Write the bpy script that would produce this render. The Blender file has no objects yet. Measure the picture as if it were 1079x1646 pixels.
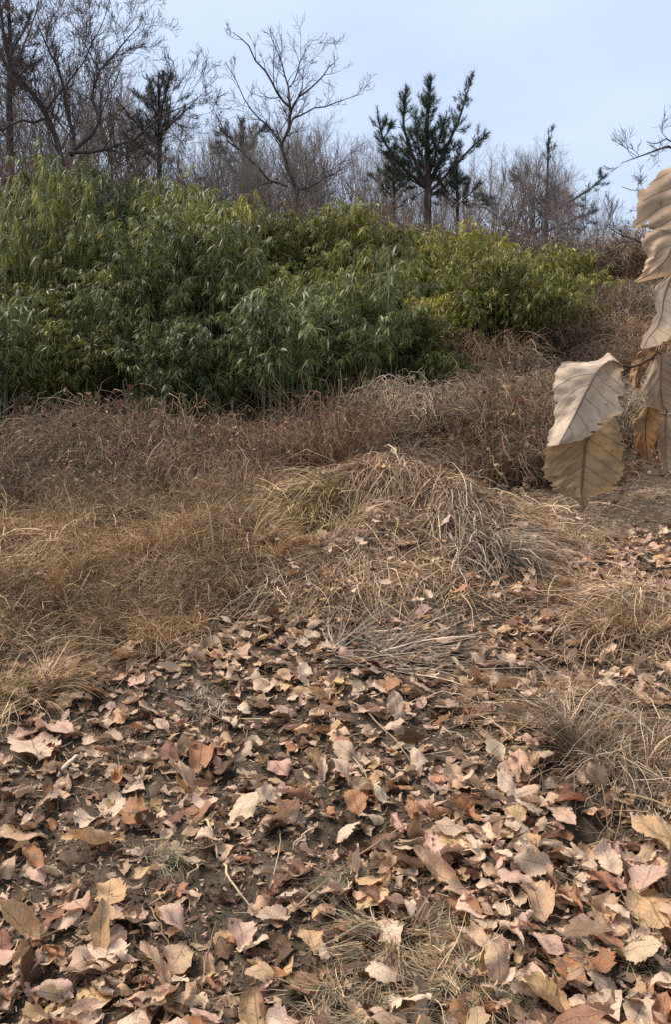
import bpy, math
import numpy as np

scene = bpy.context.scene
RNG = np.random.default_rng(11)

# ------------------------------------------------------------------ camera, sky, sun, exposure
PITCH = math.radians(4.0)
CAM_Z = 1.4
FPX, CX, CY = 1302.0, 539.5, 823.0            # focal length and centre in photograph pixels
cam_data = bpy.data.cameras.new('camera')
cam_data.sensor_fit = 'AUTO'
cam_data.sensor_width = 36.0
cam_data.lens = FPX / 1646.0 * 36.0
cam_data.clip_start = 0.05
cam_data.clip_end = 2000.0
cam = bpy.data.objects.new('camera', cam_data)
scene.collection.objects.link(cam)
cam.location = (0, 0, CAM_Z)
cam.rotation_euler = (math.radians(90) - PITCH, 0, 0)
scene.camera = cam

SUN_EL, SUN_AZ = math.radians(58), math.radians(-72)   # azimuth measured from +Y towards +X
world = bpy.data.worlds.new('World')
scene.world = world
world.use_nodes = True
wt = world.node_tree
for n in list(wt.nodes):
    wt.nodes.remove(n)
w_out = wt.nodes.new('ShaderNodeOutputWorld')
w_bg = wt.nodes.new('ShaderNodeBackground')
w_bg.inputs['Strength'].default_value = 0.089
w_sky = wt.nodes.new('ShaderNodeTexSky')
w_sky.sky_type = 'NISHITA'
w_sky.sun_disc = False
w_sky.sun_elevation = SUN_EL
w_sky.sun_rotation = SUN_AZ
w_sky.air_density = 1.0
w_sky.dust_density = 1.6
# a thin layer of high cloud over the clear sky
w_tc = wt.nodes.new('ShaderNodeTexCoord')
w_map = wt.nodes.new('ShaderNodeMapping')
w_map.inputs['Scale'].default_value = (1.0, 1.0, 2.6)
w_noise = wt.nodes.new('ShaderNodeTexNoise')
w_noise.inputs['Scale'].default_value = 2.2
w_noise.inputs['Detail'].default_value = 5.0
w_ramp = wt.nodes.new('ShaderNodeMapRange')
w_ramp.inputs['From Min'].default_value = 0.32
w_ramp.inputs['From Max'].default_value = 0.72
w_ramp.inputs['To Min'].default_value = 0.46
w_ramp.inputs['To Max'].default_value = 0.82
w_mix = wt.nodes.new('ShaderNodeMix')
w_mix.data_type = 'RGBA'
w_mix.inputs['B'].default_value = (5.0, 5.8, 7.3, 1)
wt.links.new(w_tc.outputs['Generated'], w_map.inputs['Vector'])
wt.links.new(w_map.outputs['Vector'], w_noise.inputs['Vector'])
wt.links.new(w_noise.outputs['Fac'], w_ramp.inputs['Value'])
wt.links.new(w_ramp.outputs['Result'], w_mix.inputs['Factor'])
wt.links.new(w_sky.outputs['Color'], w_mix.inputs['A'])
wt.links.new(w_mix.outputs['Result'], w_bg.inputs['Color'])
wt.links.new(w_bg.outputs['Background'], w_out.inputs['Surface'])

sun_data = bpy.data.lights.new('sun', 'SUN')
sun_data.energy = 2.9
sun_data.angle = math.radians(32)
sun_data.color = (1.0, 0.92, 0.83)
sun = bpy.data.objects.new('sun', sun_data)
scene.collection.objects.link(sun)
sun.rotation_euler = (math.radians(90) - SUN_EL, 0, math.pi - SUN_AZ)

scene.view_settings.view_transform = 'Standard'
scene.view_settings.look = 'None'
scene.view_settings.exposure = 0.95
scene.view_settings.gamma = 1.0
scene.view_settings.use_curve_mapping = False
scene.render.engine = 'CYCLES'
scene.cycles.max_bounces = 6
scene.cycles.diffuse_bounces = 3
scene.cycles.glossy_bounces = 2
scene.cycles.transmission_bounces = 3
scene.cycles.use_denoising = False

# ------------------------------------------------------------------ helpers
COL = scene.collection


def put(o, parent=None):
    COL.objects.link(o)
    if parent is not None:
        o.parent = parent
    return o


def tag(o, label=None, cat=None, group=None, kind=None):
    if label: o['label'] = label
    if cat: o['category'] = cat
    if group: o['group'] = group
    if kind: o['kind'] = kind
    return o


def empty(name, loc, rz=0.0, scale=1.0):
    o = bpy.data.objects.new(name, None)
    o.empty_display_size = 0.1
    o.location = loc
    o.rotation_euler = (0, 0, rz)
    o.scale = (scale, scale, scale)
    return put(o)


def mesh_np(name, V, faces, mat=None, col=None, uv=None, smooth=True):
    """V (n,3); faces: list of integer arrays (m,3) or (m,4); col (n,3) point colours; uv (n,2) point uv"""
    me = bpy.data.meshes.new(name)
    V = np.ascontiguousarray(V, dtype=np.float32)
    faces = [np.asarray(f, dtype=np.int32) for f in faces if len(f)]
    nl = sum(f.size for f in faces)
    npoly = sum(len(f) for f in faces)
    loops = np.concatenate([f.ravel() for f in faces])
    sizes = np.concatenate([np.full(len(f), f.shape[1], dtype=np.int32) for f in faces])
    starts = np.zeros(npoly, dtype=np.int32)
    starts[1:] = np.cumsum(sizes)[:-1]
    me.vertices.add(len(V))
    me.vertices.foreach_set('co', V.ravel())
    me.loops.add(nl)
    me.loops.foreach_set('vertex_index', loops)
    me.polygons.add(npoly)
    me.polygons.foreach_set('loop_start', starts)
    me.polygons.foreach_set('loop_total', sizes)
    me.polygons.foreach_set('use_smooth', np.full(npoly, bool(smooth)))
    if uv is not None:
        lay = me.uv_layers.new(name='UVMap')
        lay.data.foreach_set('uv', np.asarray(uv, dtype=np.float32)[loops].ravel())
    if col is not None:
        at = me.color_attributes.new('tone', 'FLOAT_COLOR', 'POINT')
        c4 = np.ones((len(V), 4), dtype=np.float32)
        c4[:, :3] = col
        at.data.foreach_set('color', c4.ravel())
    me.update(calc_edges=True)
    if mat: me.materials.append(mat)
    return me


def mobj(name, me, parent=None, loc=None):
    o = bpy.data.objects.new(name, me)
    if loc is not None: o.location = loc
    return put(o, parent)


def copy_tree(o, parent=None):
    c = o.copy()
    put(c)
    if parent is not None: c.parent = parent
    for ch in [k for k in bpy.data.objects if k.parent == o]:
        copy_tree(ch, c)
    return c


def unit(v):
    return v / np.maximum(np.linalg.norm(v, axis=-1, keepdims=True), 1e-9)


def tubes(P, R, k=4):
    """P (N,n,3) polylines, R (N,n) radii -> verts, quads"""
    P = np.asarray(P, float); R = np.asarray(R, float)
    N, n, _ = P.shape
    T = np.gradient(P, axis=1)
    T = unit(T)
    ref = np.where(np.abs(T[:, :1, 2:3]) > 0.85, np.array([1.0, 0.1, 0]), np.array([0, 0.1, 1.0]))
    A = unit(np.cross(T, np.broadcast_to(ref, T.shape)))
    B = np.cross(T, A)
    ang = np.linspace(0, 2 * math.pi, k, endpoint=False)
    V = P[:, :, None, :] + R[:, :, None, None] * (A[:, :, None, :] * np.cos(ang)[None, None, :, None]
                                                + B[:, :, None, :] * np.sin(ang)[None, None, :, None])
    idx = np.arange(N * n * k).reshape(N, n, k)
    a = idx[:, :-1, :]; b = np.roll(a, -1, axis=2)
    d = idx[:, 1:, :]; c = np.roll(d, -1, axis=2)
    F = np.stack([a, b, c, d], -1).reshape(-1, 4)
    return V.reshape(-1, 3), F


def ribbons(P, W, side):
    """flat blades: P (N,n,3), W (N,n) half widths, side (N,3)"""
    N, n, _ = P.shape
    S = side[:, None, :] * W[:, :, None]
    V = np.stack([P - S, P + S], 2)
    idx = np.arange(N * n * 2).reshape(N, n, 2)
    F = np.stack([idx[:, :-1, 0], idx[:, :-1, 1], idx[:, 1:, 1], idx[:, 1:, 0]], -1).reshape(-1, 4)
    return V.reshape(-1, 3), F


class Pile:
    """collects vertex / face blocks that become ONE mesh"""
    def __init__(s): s.V, s.F3, s.F4, s.C, s.U, s.n = [], [], [], [], [], 0
    def add(s, V, F, col=None, uv=None):
        F = np.asarray(F) + s.n
        (s.F4 if F.shape[1] == 4 else s.F3).append(F)
        s.V.append(V); s.n += len(V)
        s.C.append(np.broadcast_to(np.asarray((1, 1, 1) if col is None else col, float), (len(V), 3)))
        s.U.append(np.zeros((len(V), 2)) if uv is None else uv)
    def mesh(s, name, mat, smooth=True):
        F = []
        if s.F3: F.append(np.concatenate(s.F3))
        if s.F4: F.append(np.concatenate(s.F4))
        return mesh_np(name, np.concatenate(s.V), F, mat, np.concatenate(s.C), np.concatenate(s.U), smooth)


_wv = np.random.default_rng(5)
_WAVES = [(_wv.normal(0, 1, 2), _wv.uniform(0, 6.28)) for _ in range(14)]


def wob(x, y, f=1.0, k0=0, k=6):
    s = 0
    for (d, p) in _WAVES[k0:k0 + k]:
        s = s + np.sin(f * (d[0] * x + d[1] * y) + p)
    return s / math.sqrt(k)


_YB = [-60, -4, 0, 2, 4.5, 6.5, 8, 9.3, 9.7, 10.5, 12.3, 16, 20, 24, 40, 400]
_ZB = [-1.5, -.6, -.36, -.07, .36, .66, .90, 1.02, 1.06, 1.38, 2.15, 4.15, 6.2, 6.9, 7.6, 8]
MOUNDS = [(.45, 6.95, .88, .58, .38), (1.0, 6.3, .30, .42, .26), (-.35, 7.1, .35, .36, .14), (.80, 7.5, .35, .30, .12), (.30, 6.1, .4, .3, .08), (.02, 6.6, .24, .18, -.18), (.62, 6.45, .16, .2, -.14), (.35, 7.35, .2, .2, .10), (.85, 6.0, .2, .14, .10), (.15, 6.0, .22, .15, .10),
          (.95, 10.5, .5, .35, .30), (-2.6, 9.2, .6, .3, .16), (-3.6, 9.6, .4, .3, .14), (-1.4, 9.4, .35, .3, .16), (2.6, 11.0, .9, .55, .14), (1.65, 9.9, .25, .3, -.15),
          (-1.6, 6.6, .7, .28, .17), (-.75, 6.0, .45, .22, .12), (-2.9, 6.3, .5, .3, .16), (-2.3, 7.4, .6, .3, .12), (-1.0, 7.7, .5, .25, .12),
          (2.05, 4.9, .45, .40, .12), (1.55, 3.4, .5, .4, .06), (-2.2, 5.6, .8, .4, .10), (-1.0, 5.4, .5, .25, .08),
          (.02, 2.75, .2, .12, -.02), (.90, 2.76, .10, .11, -.16), (-.9, 3.1, .4, .2, -.03)]


def G(x, y, fine=True):
    x = np.asarray(x, float); y = np.asarray(y, float)
    z = np.interp(y, _YB, _ZB)
    for (mx, my, sx, sy, h) in MOUNDS:
        z = z + h * np.exp(-((x - mx) / sx) ** 2 - ((y - my) / sy) ** 2)
    far = np.clip((y - 8) / 6, 0, 1)
    z = z + .05 * wob(x, y, .9) * (1 + 3 * far) + .018 * wob(x, y, 4.5, 4)
    heap = np.exp(-((x - .5) / 1.1) ** 4 - ((y - 6.6) / 1.1) ** 4) + .8 * np.exp(-((x + 2) / 1.9) ** 4 - ((y - 6.4) / 1.3) ** 4)
    z = z + .075 * heap * wob(x, y, 4.2, 8, 6)
    if fine:
        z = z + (.007 * wob(x, y, 17, 2, 8) + .004 * wob(x, y, 41, 6, 8)) * (1 - far)
    return z


SP, CP = math.sin(PITCH), math.cos(PITCH)


def ray(px, py):
    a = (np.asarray(px, float) - CX) / FPX
    b = -(np.asarray(py, float) - CY) / FPX
    return np.stack([a, CP + b * SP, -SP + b * CP], -1)


def P3(px, py, d):
    """world point seen at photo pixel (px,py), d metres in front along +Y"""
    r = ray(px, py)
    t = np.asarray(d, float) / r[..., 1]
    return r * t[..., None] + np.array([0, 0, CAM_Z])


_YS = np.concatenate([np.linspace(1.2, 12, 1400), np.linspace(12.02, 40, 600)])


def GP(px, py):
    """ground point under a photo pixel"""
    r = ray(px, py)
    t = _YS / r[1]
    z = CAM_Z + r[2] * t
    g = G(r[0] * t, _YS, False)
    hit = np.nonzero(g >= z)[0]
    i = hit[0] if len(hit) else len(_YS) - 1
    return np.array([r[0] * t[i], _YS[i], g[i]])


def project(p):
    p = np.asarray(p, float)
    x, y, z = p[..., 0], p[..., 1], p[..., 2] - CAM_Z
    f = y * CP - z * SP
    u = y * SP + z * CP
    return CX + FPX * x / f, CY - FPX * u / f


# ------------------------------------------------------------------ materials
def new_mat(name):
    m = bpy.data.materials.new(name)
    m.use_nodes = True
    nt = m.node_tree
    for n in list(nt.nodes): nt.nodes.remove(n)
    return m, nt


def N(nt, t, **kw):
    n = nt.nodes.new(t)
    for k, v in kw.items():
        if k in n.inputs.keys(): n.inputs[k].default_value = v
        else: setattr(n, k, v)
    return n


def math_node(nt, op, a, b=None):
    n = nt.nodes.new('ShaderNodeMath'); n.operation = op
    for i, v in enumerate((a, b)):
        if v is None: continue
        if hasattr(v, 'links'): nt.links.new(v, n.inputs[i])
        else: n.inputs[i].default_value = v
    return n.outputs[0]


def mul_col(nt, a, b, fac=1.0):
    m = nt.nodes.new('ShaderNodeMix'); m.data_type = 'RGBA'; m.blend_type = 'MULTIPLY'
    m.inputs['Factor'].default_value = fac
    for key, v in (('A', a), ('B', b)):
        if hasattr(v, 'links'): nt.links.new(v, m.inputs[key])
        else: m.inputs[key].default_value = v
    return m.outputs['Result']


def source(nt, src):
    if src == 'obj':
        return N(nt, 'ShaderNodeObjectInfo').outputs['Color']
    if src == 'both':
        a = N(nt, 'ShaderNodeVertexColor', layer_name='tone')
        return mul_col(nt, a.outputs['Color'], N(nt, 'ShaderNodeObjectInfo').outputs['Color'])
    return N(nt, 'ShaderNodeVertexColor', layer_name='tone').outputs['Color']


def noise_grey(nt, scale, lo, hi, detail=4.0, coord='Object'):
    tc = N(nt, 'ShaderNodeTexCoord')
    no = N(nt, 'ShaderNodeTexNoise', Scale=scale, Detail=detail, Roughness=.65)
    nt.links.new(tc.outputs[coord], no.inputs['Vector'])
    mr = N(nt, 'ShaderNodeMapRange')
    mr.inputs['From Min'].default_value = .3; mr.inputs['From Max'].default_value = .7
    mr.inputs['To Min'].default_value = lo; mr.inputs['To Max'].default_value = hi
    nt.links.new(no.outputs['Fac'], mr.inputs['Value'])
    return mr.outputs['Result'], no.outputs['Fac']


def finish(nt, col, rough=.8, spec=.3, transl=0.0, bump=None, bump_s=.3, bump_d=.01, tcol=None):
    out = N(nt, 'ShaderNodeOutputMaterial')
    b = N(nt, 'ShaderNodeBsdfPrincipled')
    b.inputs['Roughness'].default_value = rough
    b.inputs['Specular IOR Level'].default_value = spec
    nt.links.new(col, b.inputs['Base Color'])
    if bump is not None:
        bm = N(nt, 'ShaderNodeBump')
        bm.inputs['Strength'].default_value = bump_s
        bm.inputs['Distance'].default_value = bump_d
        nt.links.new(bump, bm.inputs['Height'])
        nt.links.new(bm.outputs['Normal'], b.inputs['Normal'])
    if transl > 0:
        t = N(nt, 'ShaderNodeBsdfTranslucent')
        nt.links.new(tcol if tcol is not None else col, t.inputs['Color'])
        mx = N(nt, 'ShaderNodeMixShader'); mx.inputs[0].default_value = transl
        nt.links.new(b.outputs[0], mx.inputs[1]); nt.links.new(t.outputs[0], mx.inputs[2])
        nt.links.new(mx.outputs[0], out.inputs['Surface'])
    else:
        nt.links.new(b.outputs[0], out.inputs['Surface'])


def mat_plain(name, src, scale=8, lo=.75, hi=1.2, rough=.85, spec=.2, transl=0.0, bump=0.0):
    m, nt = new_mat(name)
    g, f = noise_grey(nt, scale, lo, hi)
    finish(nt, mul_col(nt, source(nt, src), g), rough, spec, transl, f if bump else None, bump, .01)
    return m


def mat_leaf(name, src, veins=9.0, transl=.22, vein_dark=.72, rough=.62, fine=160, lo=.86, spk=.45, grain=.5):
    """dry broad leaf: uv.x across (0.5 on the midrib), uv.y along"""
    m, nt = new_mat(name)
    uv = N(nt, 'ShaderNodeUVMap'); sp = N(nt, 'ShaderNodeSeparateXYZ')
    nt.links.new(uv.outputs[0], sp.inputs[0])
    au = math_node(nt, 'ABSOLUTE', math_node(nt, 'SUBTRACT', sp.outputs[0], .5))      # 0 .. .5
    ph = math_node(nt, 'MULTIPLY', math_node(nt, 'SUBTRACT', sp.outputs[1], math_node(nt, 'MULTIPLY', au, .42)), veins)
    fr = math_node(nt, 'ABSOLUTE', math_node(nt, 'SUBTRACT', math_node(nt, 'FRACT', ph), .5))
    lat = N(nt, 'ShaderNodeMapRange', interpolation_type='SMOOTHSTEP')
    lat.inputs['From Min'].default_value = .0; lat.inputs['From Max'].default_value = .10
    lat.inputs['To Min'].default_value = vein_dark; lat.inputs['To Max'].default_value = 1.0
    nt.links.new(fr, lat.inputs['Value'])
    mid = N(nt, 'ShaderNodeMapRange', interpolation_type='SMOOTHSTEP')
    mid.inputs['From Min'].default_value = .008; mid.inputs['From Max'].default_value = .03
    mid.inputs['To Min'].default_value = vein_dark * .75; mid.inputs['To Max'].default_value = 1.0
    nt.links.new(au, mid.inputs['Value'])
    v = math_node(nt, 'MULTIPLY', lat.outputs[0], mid.outputs[0])
    g1, f1 = noise_grey(nt, 22, .72, 1.18, 5)
    g2, f2 = noise_grey(nt, fine, lo, 1.1, 3)
    # scattered dark specks
    tc = N(nt, 'ShaderNodeTexCoord')
    sk = N(nt, 'ShaderNodeTexNoise', Scale=75.0, Detail=2.0)
    nt.links.new(tc.outputs['Object'], sk.inputs['Vector'])
    skr = N(nt, 'ShaderNodeMapRange')
    skr.inputs['From Min'].default_value = .27; skr.inputs['From Max'].default_value = .36
    skr.inputs['To Min'].default_value = spk; skr.inputs['To Max'].default_value = 1.0
    nt.links.new(sk.outputs['Fac'], skr.inputs['Value'])
    c = mul_col(nt, source(nt, src), math_node(nt, 'MULTIPLY', math_node(nt, 'MULTIPLY', v, g1), math_node(nt, 'MULTIPLY', g2, skr.outputs[0])))
    finish(nt, c, rough, .25, transl, math_node(nt, 'ADD', v, math_node(nt, 'MULTIPLY', f2, grain)), .35, .004)
    return m


def mat_ground():
    m, nt = new_mat('soil')
    tc = N(nt, 'ShaderNodeTexCoord')
    def noi(s, d=6.0):
        n = N(nt, 'ShaderNodeTexNoise', Scale=s, Detail=d, Roughness=.7)
        nt.links.new(tc.outputs['Object'], n.inputs['Vector']); return n.outputs['Fac']
    big, fine, grit = noi(1.6), noi(14), noi(75, 4)
    r = N(nt, 'ShaderNodeValToRGB')
    r.color_ramp.elements[0].position = .30; r.color_ramp.elements[0].color = (.030, .023, .017, 1)
    r.color_ramp.elements[1].position = .74; r.color_ramp.elements[1].color = (.20, .155, .112, 1)
    e = r.color_ramp.elements.new(.52); e.color = (.085, .064, .047, 1)
    s = math_node(nt, 'ADD', math_node(nt, 'MULTIPLY', fine, .55), math_node(nt, 'MULTIPLY', grit, .45))
    nt.links.new(s, r.inputs['Fac'])
    r2 = N(nt, 'ShaderNodeValToRGB')
    r2.color_ramp.elements[0].position = .35; r2.color_ramp.elements[0].color = (1.25, 1.1, .95, 1)
    r2.color_ramp.elements[1].position = .68; r2.color_ramp.elements[1].color = (.8, .85, .75, 1)
    nt.links.new(big, r2.inputs['Fac'])
    finish(nt, mul_col(nt, r.outputs['Color'], r2.outputs['Color']), .95, .15, 0, s, .9, .03)
    return m


M_SOIL = mat_ground()
M_LEAF_O = mat_leaf('dry_leaf', 'obj')
M_LEAF_A = mat_leaf('dry_leaf_litter', 'attr')
M_HANG = mat_leaf('dry_leaf_hanging', 'obj', veins=8.0, transl=.3, vein_dark=.66, fine=30, lo=.9, spk=.7, grain=.0)
M_STRAW = mat_plain('straw', 'attr', 6, .8, 1.15, .75, .2, .12)
M_STRAW_B = mat_plain('straw_tuft', 'both', 6, .8, 1.15, .75, .2, .12)
M_BARK = mat_plain('bark', 'obj', 9, .55, 1.35, .9, .15, 0, .6)
M_TWIG = mat_plain('twig', 'both', 20, .75, 1.2, .85, .2)
M_DEBRIS = mat_plain('debris', 'attr', 30, .7, 1.2, .9, .15)
M_NEEDLE = mat_plain('pine_needles', 'both', 3, .8, 1.2, .55, .35, .1)
M_BRLEAF = mat_plain('bramble_leaf', 'both', 20, .8, 1.2, .8, .2, .15)


def mat_bamboo():
    m, nt = new_mat('bamboo_leaf')
    c = source(nt, 'both')
    finish(nt, c, .45, .36, .38)
    return m


M_BAMBOO = mat_bamboo()
M_CULM = mat_plain('bamboo_culm', 'both', 10, .8, 1.15, .5, .4)


def rgb(h):
    """sRGB hex -> linear"""
    v = np.array([int(h[i:i + 2], 16) for i in (0, 2, 4)]) / 255.0
    return np.where(v <= .04045, v / 12.92, ((v + .055) / 1.055) ** 2.4)


# ------------------------------------------------------------------ ground sheet
def build_ground():
    xs = np.concatenate([-np.geomspace(300, 4.2, 40), np.linspace(-4, 4, 260), np.geomspace(4.2, 300, 40)])
    ys = np.concatenate([np.linspace(-60, 1, 14), np.linspace(1.2, 8.5, 260), np.linspace(8.6, 26, 130), np.geomspace(27, 400, 24)])
    X, Y = np.meshgrid(xs, ys)
    Z = G(X, Y)
    V = np.stack([X, Y, Z], -1).reshape(-1, 3)
    ny, nx = X.shape
    I = np.arange(ny * nx).reshape(ny, nx)
    F = np.stack([I[:-1, :-1], I[:-1, 1:], I[1:, 1:], I[1:, :-1]], -1).reshape(-1, 4)
    o = mobj('ground', mesh_np('ground', V, [F], M_SOIL))
    tag(o, 'dark brown earth rising from the foreground to the wooded slope', kind='structure')
    return o


build_ground()

# ------------------------------------------------------------------ bare trees
def grow(out, p, d, L, r, lev, maxlev, rng, up=.12, wobble=.16, nch=(5, 7), spread=(.45, .9), ratio=(.45, .72), t0=.28):
    pts = [p]; dirs = []
    for i in range(4):
        d = d + rng.normal(0, wobble, 3); d[2] += up
        d = d / math.sqrt(d @ d)
        dirs.append(d)
        p = p + d * (L / 4)
        pts.append(p)
    pts = np.array(pts)
    rad = np.linspace(r, max(r * .5, .0035), 5)
    out.setdefault(lev, []).append((pts, rad))
    if lev >= maxlev: return
    for i in range(rng.integers(nch[0], nch[1] + 1)):
        t = rng.uniform(t0, 1.0) if i else 1.0
        s = t * 4; j = min(int(s), 3); f = s - j
        q = pts[j] * (1 - f) + pts[j + 1] * f
        dd = dirs[j]
        a = rng.uniform(*spread) if i else rng.uniform(.1, .4)
        pv = np.cross(dd, rng.normal(0, 1, 3)); pv /= math.sqrt(pv @ pv) + 1e-9
        nd = dd * math.cos(a) + pv * math.sin(a)
        rl = (rad[j] * (1 - f) + rad[j + 1] * f)
        grow(out, q, nd, L * rng.uniform(*ratio) * (1.1 - .35 * t), max(rl * .62, .0035), lev + 1, maxlev, rng, up, wobble * 1.15, nch, spread, ratio, .15)


def add_levels(pile, out, levels, k, colfn):
    for lev in levels:
        if lev in out:
            Pp = np.array([a for a, b in out[lev]]); R = np.array([b for a, b in out[lev]])
            V, F = tubes(Pp, R, k)
            pile.add(V, F, colfn(lev))


BARK_TONE = lambda lev: (1, 1, 1) if lev < 2 else (1.15, 1.05, 1.0)


def tree_from(out, name, base, trunk_levels, twig_levels, colour, label, group=None, cat='tree', k=6):
    """tree thing: trunk + crown of twigs; 'out' in world coordinates, stored relative to base"""
    base = np.asarray(base, float)
    root = empty(name, base)
    tag(root, label, cat, group)
    pt = Pile(); pc = Pile()
    add_levels(pt, out, trunk_levels, k, BARK_TONE)
    add_levels(pc, out, twig_levels, 3, BARK_TONE)
    for nm, pl, mt in (('trunk', pt, M_BARK), ('crown', pc, M_TWIG)):
        if pl.n:
            pl.V = [v - base for v in pl.V]
            o = mobj(nm, pl.mesh(nm, mt), root); o.color = (*colour, 1)
    return root


# generic slender trees, built at the origin about 6 m tall, then copied
PROTO = []
for s in range(6):
    rg = np.random.default_rng(100 + s)
    out = {}
    if s < 3:      # single stemmed
        grow(out, np.zeros(3), np.array([rg.normal(0, .12), rg.normal(0, .12), 1.0]), 4.3, .062, 0, 3, rg, .09, .17, (8, 10), (.4, .9), (.42, .68), .22)
        tl, cl = [0, 1], [2, 3]
    else:          # several stems from the base
        for q in range(6):
            a = rg.uniform(0, 6.28)
            grow(out, np.array([rg.normal(0, .12), rg.normal(0, .12), 0]), np.array([.35 * math.cos(a), .35 * math.sin(a), 1.0]), rg.uniform(3.0, 4.4), .034, 0, 3, rg, .16, .10, (4, 6), (.25, .55), (.42, .7), .2)
        tl, cl = [0], [1, 2, 3]
    h = max(p[0][:, 2].max() for l in out.values() for p in l)
    PROTO.append((out, tl, cl, h))


def place_bare(px, top, d, var, tint, label, group, first={}):
    x = (px - CX) / FPX * d
    zt = P3(px, top, d)[2]
    zb = float(G(x, d, False)) - .05
    out, tl, cl, h = PROTO[var]
    if var not in first:
        r = tree_from(out, 'bare_tree', (0, 0, 0), tl, cl, tint, label, group)
        first[var] = r
    else:
        r = copy_tree(first[var])
    tag(r, label, 'tree', group)
    s = (zt - zb) / h
    r.location = (x, d, zb)
    r.scale = (s * RNG.uniform(.8, 1.25),) * 2 + (s,)
    r.rotation_euler = (RNG.normal(0, .09), RNG.normal(0, .09), RNG.uniform(0, 6.28))
    for ch in bpy.data.objects:
        if ch.parent == r: ch.color = (*tint, 1)
    return r


TX = [-40, 0, 130, 260, 330, 420, 520, 600, 700, 770, 860, 930, 1000, 1060, 1150]
TT = [60, 50, 60, 90, 150, 165, 150, 190, 215, 205, 205, 260, 330, 380, 380]
k = 0
for row, (dd, n, jit) in enumerate([(19.5, 20, 46), (22.0, 26, 34), (25.0, 26, 22), (28.0, 22, 14)]):
    for i in range(n):
        px = -30 + (i + RNG.uniform(.1, .9)) * (1090 / n)
        if px < 300 and (i + row) % 2: continue
        top = np.interp(px, TX, TT) + abs(RNG.normal(0, jit)) + (0, 8, 14, 22)[row] + (25 if row == 0 else 0)
        if 600 < px < 775 and row < 2: top += 55
        tint = np.array([.215, .182, .155]) * RNG.uniform(.75, 1.25) * np.array([1 + RNG.normal(0, .06), 1, 1 + RNG.normal(0, .06)])  # grey twig colour, paled to stand in for slight haze
        where = ('behind the left bamboo' if px < 260 else 'right of the bushy pine' if px < 420
                 else 'between forked tree and tall pine' if px < 600 else 'around the tall pine' if px < 770
                 else 'to the right of the tall pine' if px < 930 else 'at the right end of the ridge')
        what = 'many-stemmed bare sapling' if k % 6 >= 3 else 'slender bare tree'
        depth = ('front row', 'second row', 'third row', 'far row')[row]
        place_bare(px, top, dd + RNG.uniform(-1.2, 1.2), k % 6, tint, f'{what}, {depth}, {where}', 'bare trees along the ridge')
        k += 1


def hero_tree(name, d, lines, colour, label, seed, maxlev=3, nch=(4, 6), twig_len=.55, cat='tree', up=.1, dens=1.0, thick=.72):
    """limbs traced as (pixel, pixel, radius) polylines with their own depth offsets; twigs grown from them"""
    rg = np.random.default_rng(seed)
    out = {}
    base = None
    for li, (pts, dz) in enumerate(lines):
        pts = np.array(pts, float)
        n = len(pts)
        dep = d + np.linspace(dz[0], dz[1], n)
        W = P3(pts[:, 0], pts[:, 1], dep)
        if base is None:
            base = W[0].copy(); base[2] = float(G(base[0], base[1], False)) - .05
            W[0] = base
        # resample to smooth 9-point polyline
        t = np.linspace(0, n - 1, 9)
        Wi = np.stack([np.interp(t, range(n), W[:, c]) for c in range(3)], -1)
        Wi[1:-1] += rg.normal(0, .02, (7, 3))
        R = np.interp(t, range(n), pts[:, 2]) * thick
        out.setdefault(0, []).append((Wi, R))
        L = np.linalg.norm(np.diff(Wi, axis=0), axis=1).sum()
        nt = int(max(3, L * 4.0 * dens))
        for j in range(nt):
            s = rg.uniform(.25 if li == 0 else .12, 1.0) * 8
            q = min(int(s), 7); f = s - q
            p = Wi[q] * (1 - f) + Wi[q + 1] * f
            dd = unit(Wi[q + 1] - Wi[q])
            pv = unit(np.cross(dd, rg.normal(0, 1, 3)))
            a = rg.uniform(.4, 1.0)
            r = R[q] * (1 - f) + R[q + 1] * f
            o2 = {}
            grow(o2, p, dd * math.cos(a) + pv * math.sin(a), twig_len * rg.uniform(.6, 1.5) * (1.25 - .5 * s / 8), min(.016, r * .6), 1, maxlev, rg, up, .2, nch, (.4, .9), (.5, .75))
            for l2, v in o2.items(): out.setdefault(l2, []).extend(v)
    root = empty(name, base); tag(root, label, cat)
    for i, (Wi, R) in enumerate(out[0]):
        V, F = tubes(Wi[None] - base, R[None], 7)
        pl = Pile(); pl.add(V, F)
        o = mobj('trunk' if i == 0 else 'limb', pl.mesh('limb', M_BARK), root); o.color = (*colour, 1)
    pc = Pile(); add_levels(pc, out, [1, 2, 3, 4], 3, BARK_TONE)
    pc.V = [v - base for v in pc.V]
    o = mobj('crown', pc.mesh('crown', M_TWIG), root); o.color = (*colour, 1)
    return root


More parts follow.
